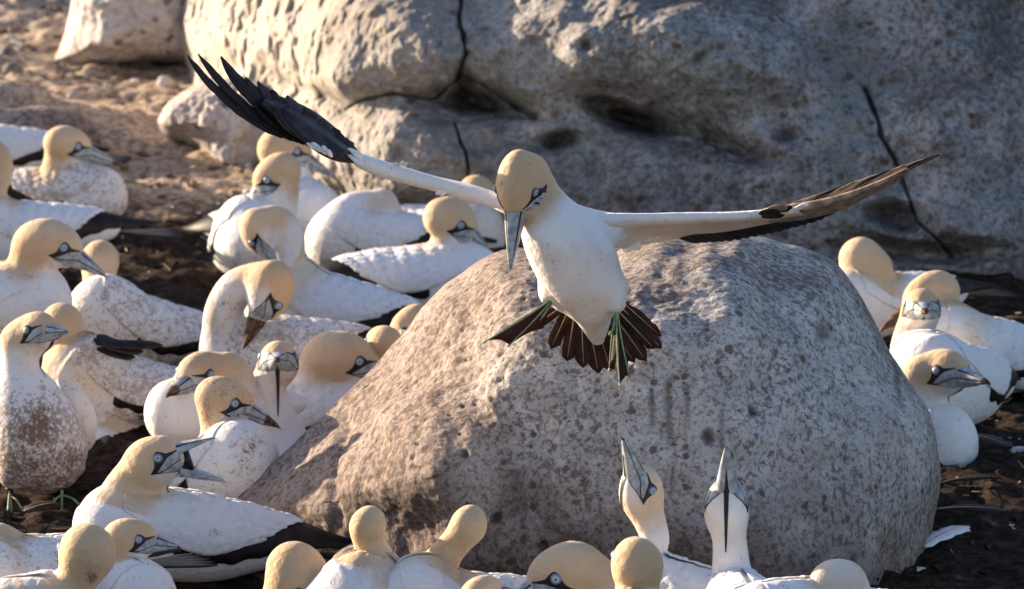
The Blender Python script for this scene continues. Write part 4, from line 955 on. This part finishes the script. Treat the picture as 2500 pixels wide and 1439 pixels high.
# --- behind the boulder on the right
G('gannet at the back right peering left over the boulder', (2165, 745), 150, (2098, 635), 150, -24, [(2112, 700, 42), (2100, 632, 52)], dirt=.2, s=.95, z=.10, hs=1.0, bufflen=.05, mud=.3, eye=(2093, 668), tip=(2010, 722))
G('gannet with its head behind the camera-facing bird, dark bill tip showing left', (2410, 870), 172, (2270, 722), 158, -22, [(2290, 790, 48)], dirt=.2, s=1.12, z=.10, hs=1.12, mud=.9, bufflen=.07, pitch=10)
G('gannet facing the camera behind the right side of the boulder', (2325, 945), 118, (2236, 765), 88, -2, [(2226, 850, 52)], dirt=.08, s=1.25, z=.10, hs=.98, stripe=.05, bufflen=.05, nbr=.08, mud=.3, pitch=12, eye=(2209, 742), tip=(2238, 764))
G('gannet in profile facing right at the right edge of the boulder', (2200, 1120), 20, (2268, 915), 12, -11, [(2268, 1070, 68), (2270, 1010, 60), (2248, 955, 48), (2248, 915, 46)], dirt=.02, s=1.0, z=.10, hs=1.1, stripe=.04, mud=.25, bufflen=.045, nbr=.09, pitch=15, d=10.4, hd=-.06, eye=(2285, 905), tip=(2418, 938))

def standing_gannet():
    D = 10.1; m = D/FPX
    root = empty('gannet', tuple(W(95, 1240, D))); tag(root, 'gannet standing at the left on green-lined feet, its breast stained brown', 'bird', 'gannets of the colony around the boulder')
    hc = W(62, 828, D-.03); hc, HR, bl = solve_head((67, 806), (166, 812), D-.05, .9)
    C = [(46, 836, 48, -.01), (50, 915, 53, -.01), (70, 1000, 92, .0), (92, 1070, 112, .01), (100, 1110, 92, .03)]
    A = catmull(np.column_stack([W([c[0] for c in C], [c[1] for c in C], [D+c[3] for c in C]), [c[2]*m for c in C]]), 6); cp = A[:, :3]; cr = A[:, 3]
    c1 = hc+.92*(np.array([.024, 0, -.0050])@HR); he = np.array([.0455, .0312, .0350])*.95
    t0 = W(120, 1100, D+.06); t1 = W(180, 1150, D+.30)
    th = [(W(45, 1130, D+.01), W(28, 1165, D+.0)), (W(140, 1130, D+.01), W(156, 1160, D+.0))]
    def fh(P): return smin(ell(P, hc, HR, he), cone(P, hc+np.array([.012, 0, -.002])@HR, c1, .026, .0155), .010)
    def f(P):
        d = smin(smin(chain(P, cp, cr), fh(P), .022), cone(P, t0, t1, .055, .02), .04)
        for a, b_ in th: d = smin(d, cone(P, a, b_, .032, .018), .025)
        return d
    allp = np.vstack([cp, c1, t1]); V, Q = mesh_sdf(f, allp.min(0)-.09, allp.max(0)+.09, .0045)
    X, Y, _ = toimg(V); dh = np.linalg.norm(V-hc, axis=1); loc = (V-hc)@HR.T
    b = (1-sstep(.05, .085, dh))*(1-.6*sstep(.0, -.03, loc[:, 2]))
    st = np.exp(-((X-85)/75)**2-((Y-1050)/70)**2)*.8; belly_shade = sstep(1010, 1130, Y)  # lower-belly shading painted into the mask, besides the brown breast mark
    mk('body', V, Q, M['feather'], root, attrs={'buff': b, 'dirt': np.clip(.25+.75*sstep(900, 1030, Y), 0, 1)*(1-b), 'stain': np.maximum(st, .62*belly_shade)})
    add_face(root, fh, hc, HR, .92, 's', .0, 0, .085, f, bl)
    # folded wings along the flanks
    for k, (pts, rs) in enumerate(((((140, 925, .03), (172, 965, .03), (196, 1010, .04), (207, 1060, .06), (200, 1105, .09)), (5, 26, 36, 30, 12)), (((-20, 925, .03), (-48, 960, .03), (-68, 1010, .04), (-72, 1060, .06), (-62, 1105, .09)), (5, 26, 36, 30, 12)))):
        A2 = catmull(np.column_stack([W([p[0] for p in pts], [p[1] for p in pts], [D+p[2] for p in pts]), [r*m for r in rs]]), 5)
        v, fc = tube(A2[:, :3], [(a*.8, a) for a in A2[:, 3]], 14)
        w_ = mk('wing', v, fc, M['feather'], root, attrs={'buff': np.full(len(v), .35), 'dirt': np.full(len(v), .4), 'stain': np.full(len(v), .12)})
        sx_ = 1 if k == 0 else -1
        for q in range(3):
            (v, fc), _s = blade(W((190 if k == 0 else -60)+q*6, 1062-q*4, D+.05), W((196-q*2 if k == 0 else -58), 1140-q*14, D+.13), 26*m, RT*sx_-FW, n=10); mk('flight_feather', v, fc, M['black'], w_)
    for q in range(5):
        (v, fc), _s = blade(W(140+q*4, 1100, D+.16), W(222-q*6, 1150+q*3, D+.32), 20*m, FW*-.6+UPV, n=10, tipw=.3); mk('tail_feather', v, fc, M['black'], root)
    for (ax, ay, foot) in ((28, 1160, [(20, 1248), (28, 1256), (58, 1254)]), (156, 1158, [(120, 1248), (150, 1256), (205, 1254)])):
        a = W(ax, ay, D); gz = lambda x_, y_: W(x_, y_, depth_at_z(x_, y_, .008+float(ground_z(W(x_, y_, D)[0], D*.97))))
        an = W(ax-4, ay+45, D+.0)
        v, fc = tube([a, W(ax-2, ay+24, D), an], [.010, .0055, .0055], 10); lg = mk('leg', v, fc, M['web'], root)
        tp = []
        for (x_, y_) in foot:
            t_ = W(x_, y_, D-.045); t_[2] = max(t_[2], float(ground_z(t_[0], t_[1]))+.004); tp.append(t_)
            v, fc = tube(catmull([a+[0, -.004, 0], an+[0, -.005, 0], (an+t_)/2+[0, 0, .004], t_], 5), np.linspace(.0018, .0020, 16), 8); mk('toe', v, fc, M['green'], lg)
        V = [an]+tp; ft = mk('web', V, [[0, 1, 2], [0, 2, 3]], M['web'], lg)
standing_gannet()
for a, b_, w in (((232, 838), (398, 842), 30), ((228, 828), (350, 858), 42), ((236, 850), (330, 872), 34), ((235, 820), (300, 850), 40)):   # ruffled dark wing tip of the grubby bird
    dd = 10.42; (v_, f_), _s = blade(W(*a, dd), W(*b_, dd+.02), w*dd/FPX, UPV-FW, n=10); mk('flight_feather', v_, f_, M['black'], grub)
# loose feathers lying about
def loose(px0, py0, px1, py1, w, mat, label, name='loose_feather'):
    p = []
    for (x, y) in ((px0, py0), (px1, py1)):
        d = depth_at_z(x, y, 0.0); q = W(x, y, d); q[2] = float(ground_z(q[0], q[1]))+.02; p.append(q)
    (v, fc), (sv, sf) = blade(p[0], p[1], w, (0, -.3, 1), bend=.05, jag=.2)
    o = mk(name, v, fc, mat, loc=p[0], attrs={'buff': np.zeros(len(v)), 'dirt': np.full(len(v), .3), 'stain': np.zeros(len(v))})
    c = mk('shaft', sv, sf, M['shaft'], o); tag(o, label, 'feather')
loose(60, 1290, 150, 1262, .030, M['darkdebris'], 'brown worn feather on the mud below the standing gannet')
loose(2255, 1345, 2365, 1300, .030, M['feather'], 'curled white feather on dark mud right of the boulder')
loose(2290, 1215, 2440, 1205, .012, M['tail'], 'thin dark feather on the mud at the right edge, topmost')
loose(2285, 1265, 2470, 1262, .020, M['black'], 'long black feather on the mud just above the white one')
loose(2350, 1110, 2470, 1150, .030, M['black'], 'black feather lying under the right gannets')
loose(270, 1290, 330, 1300, .030, M['black'], 'black feather just left of the calling gannet\'s breast')
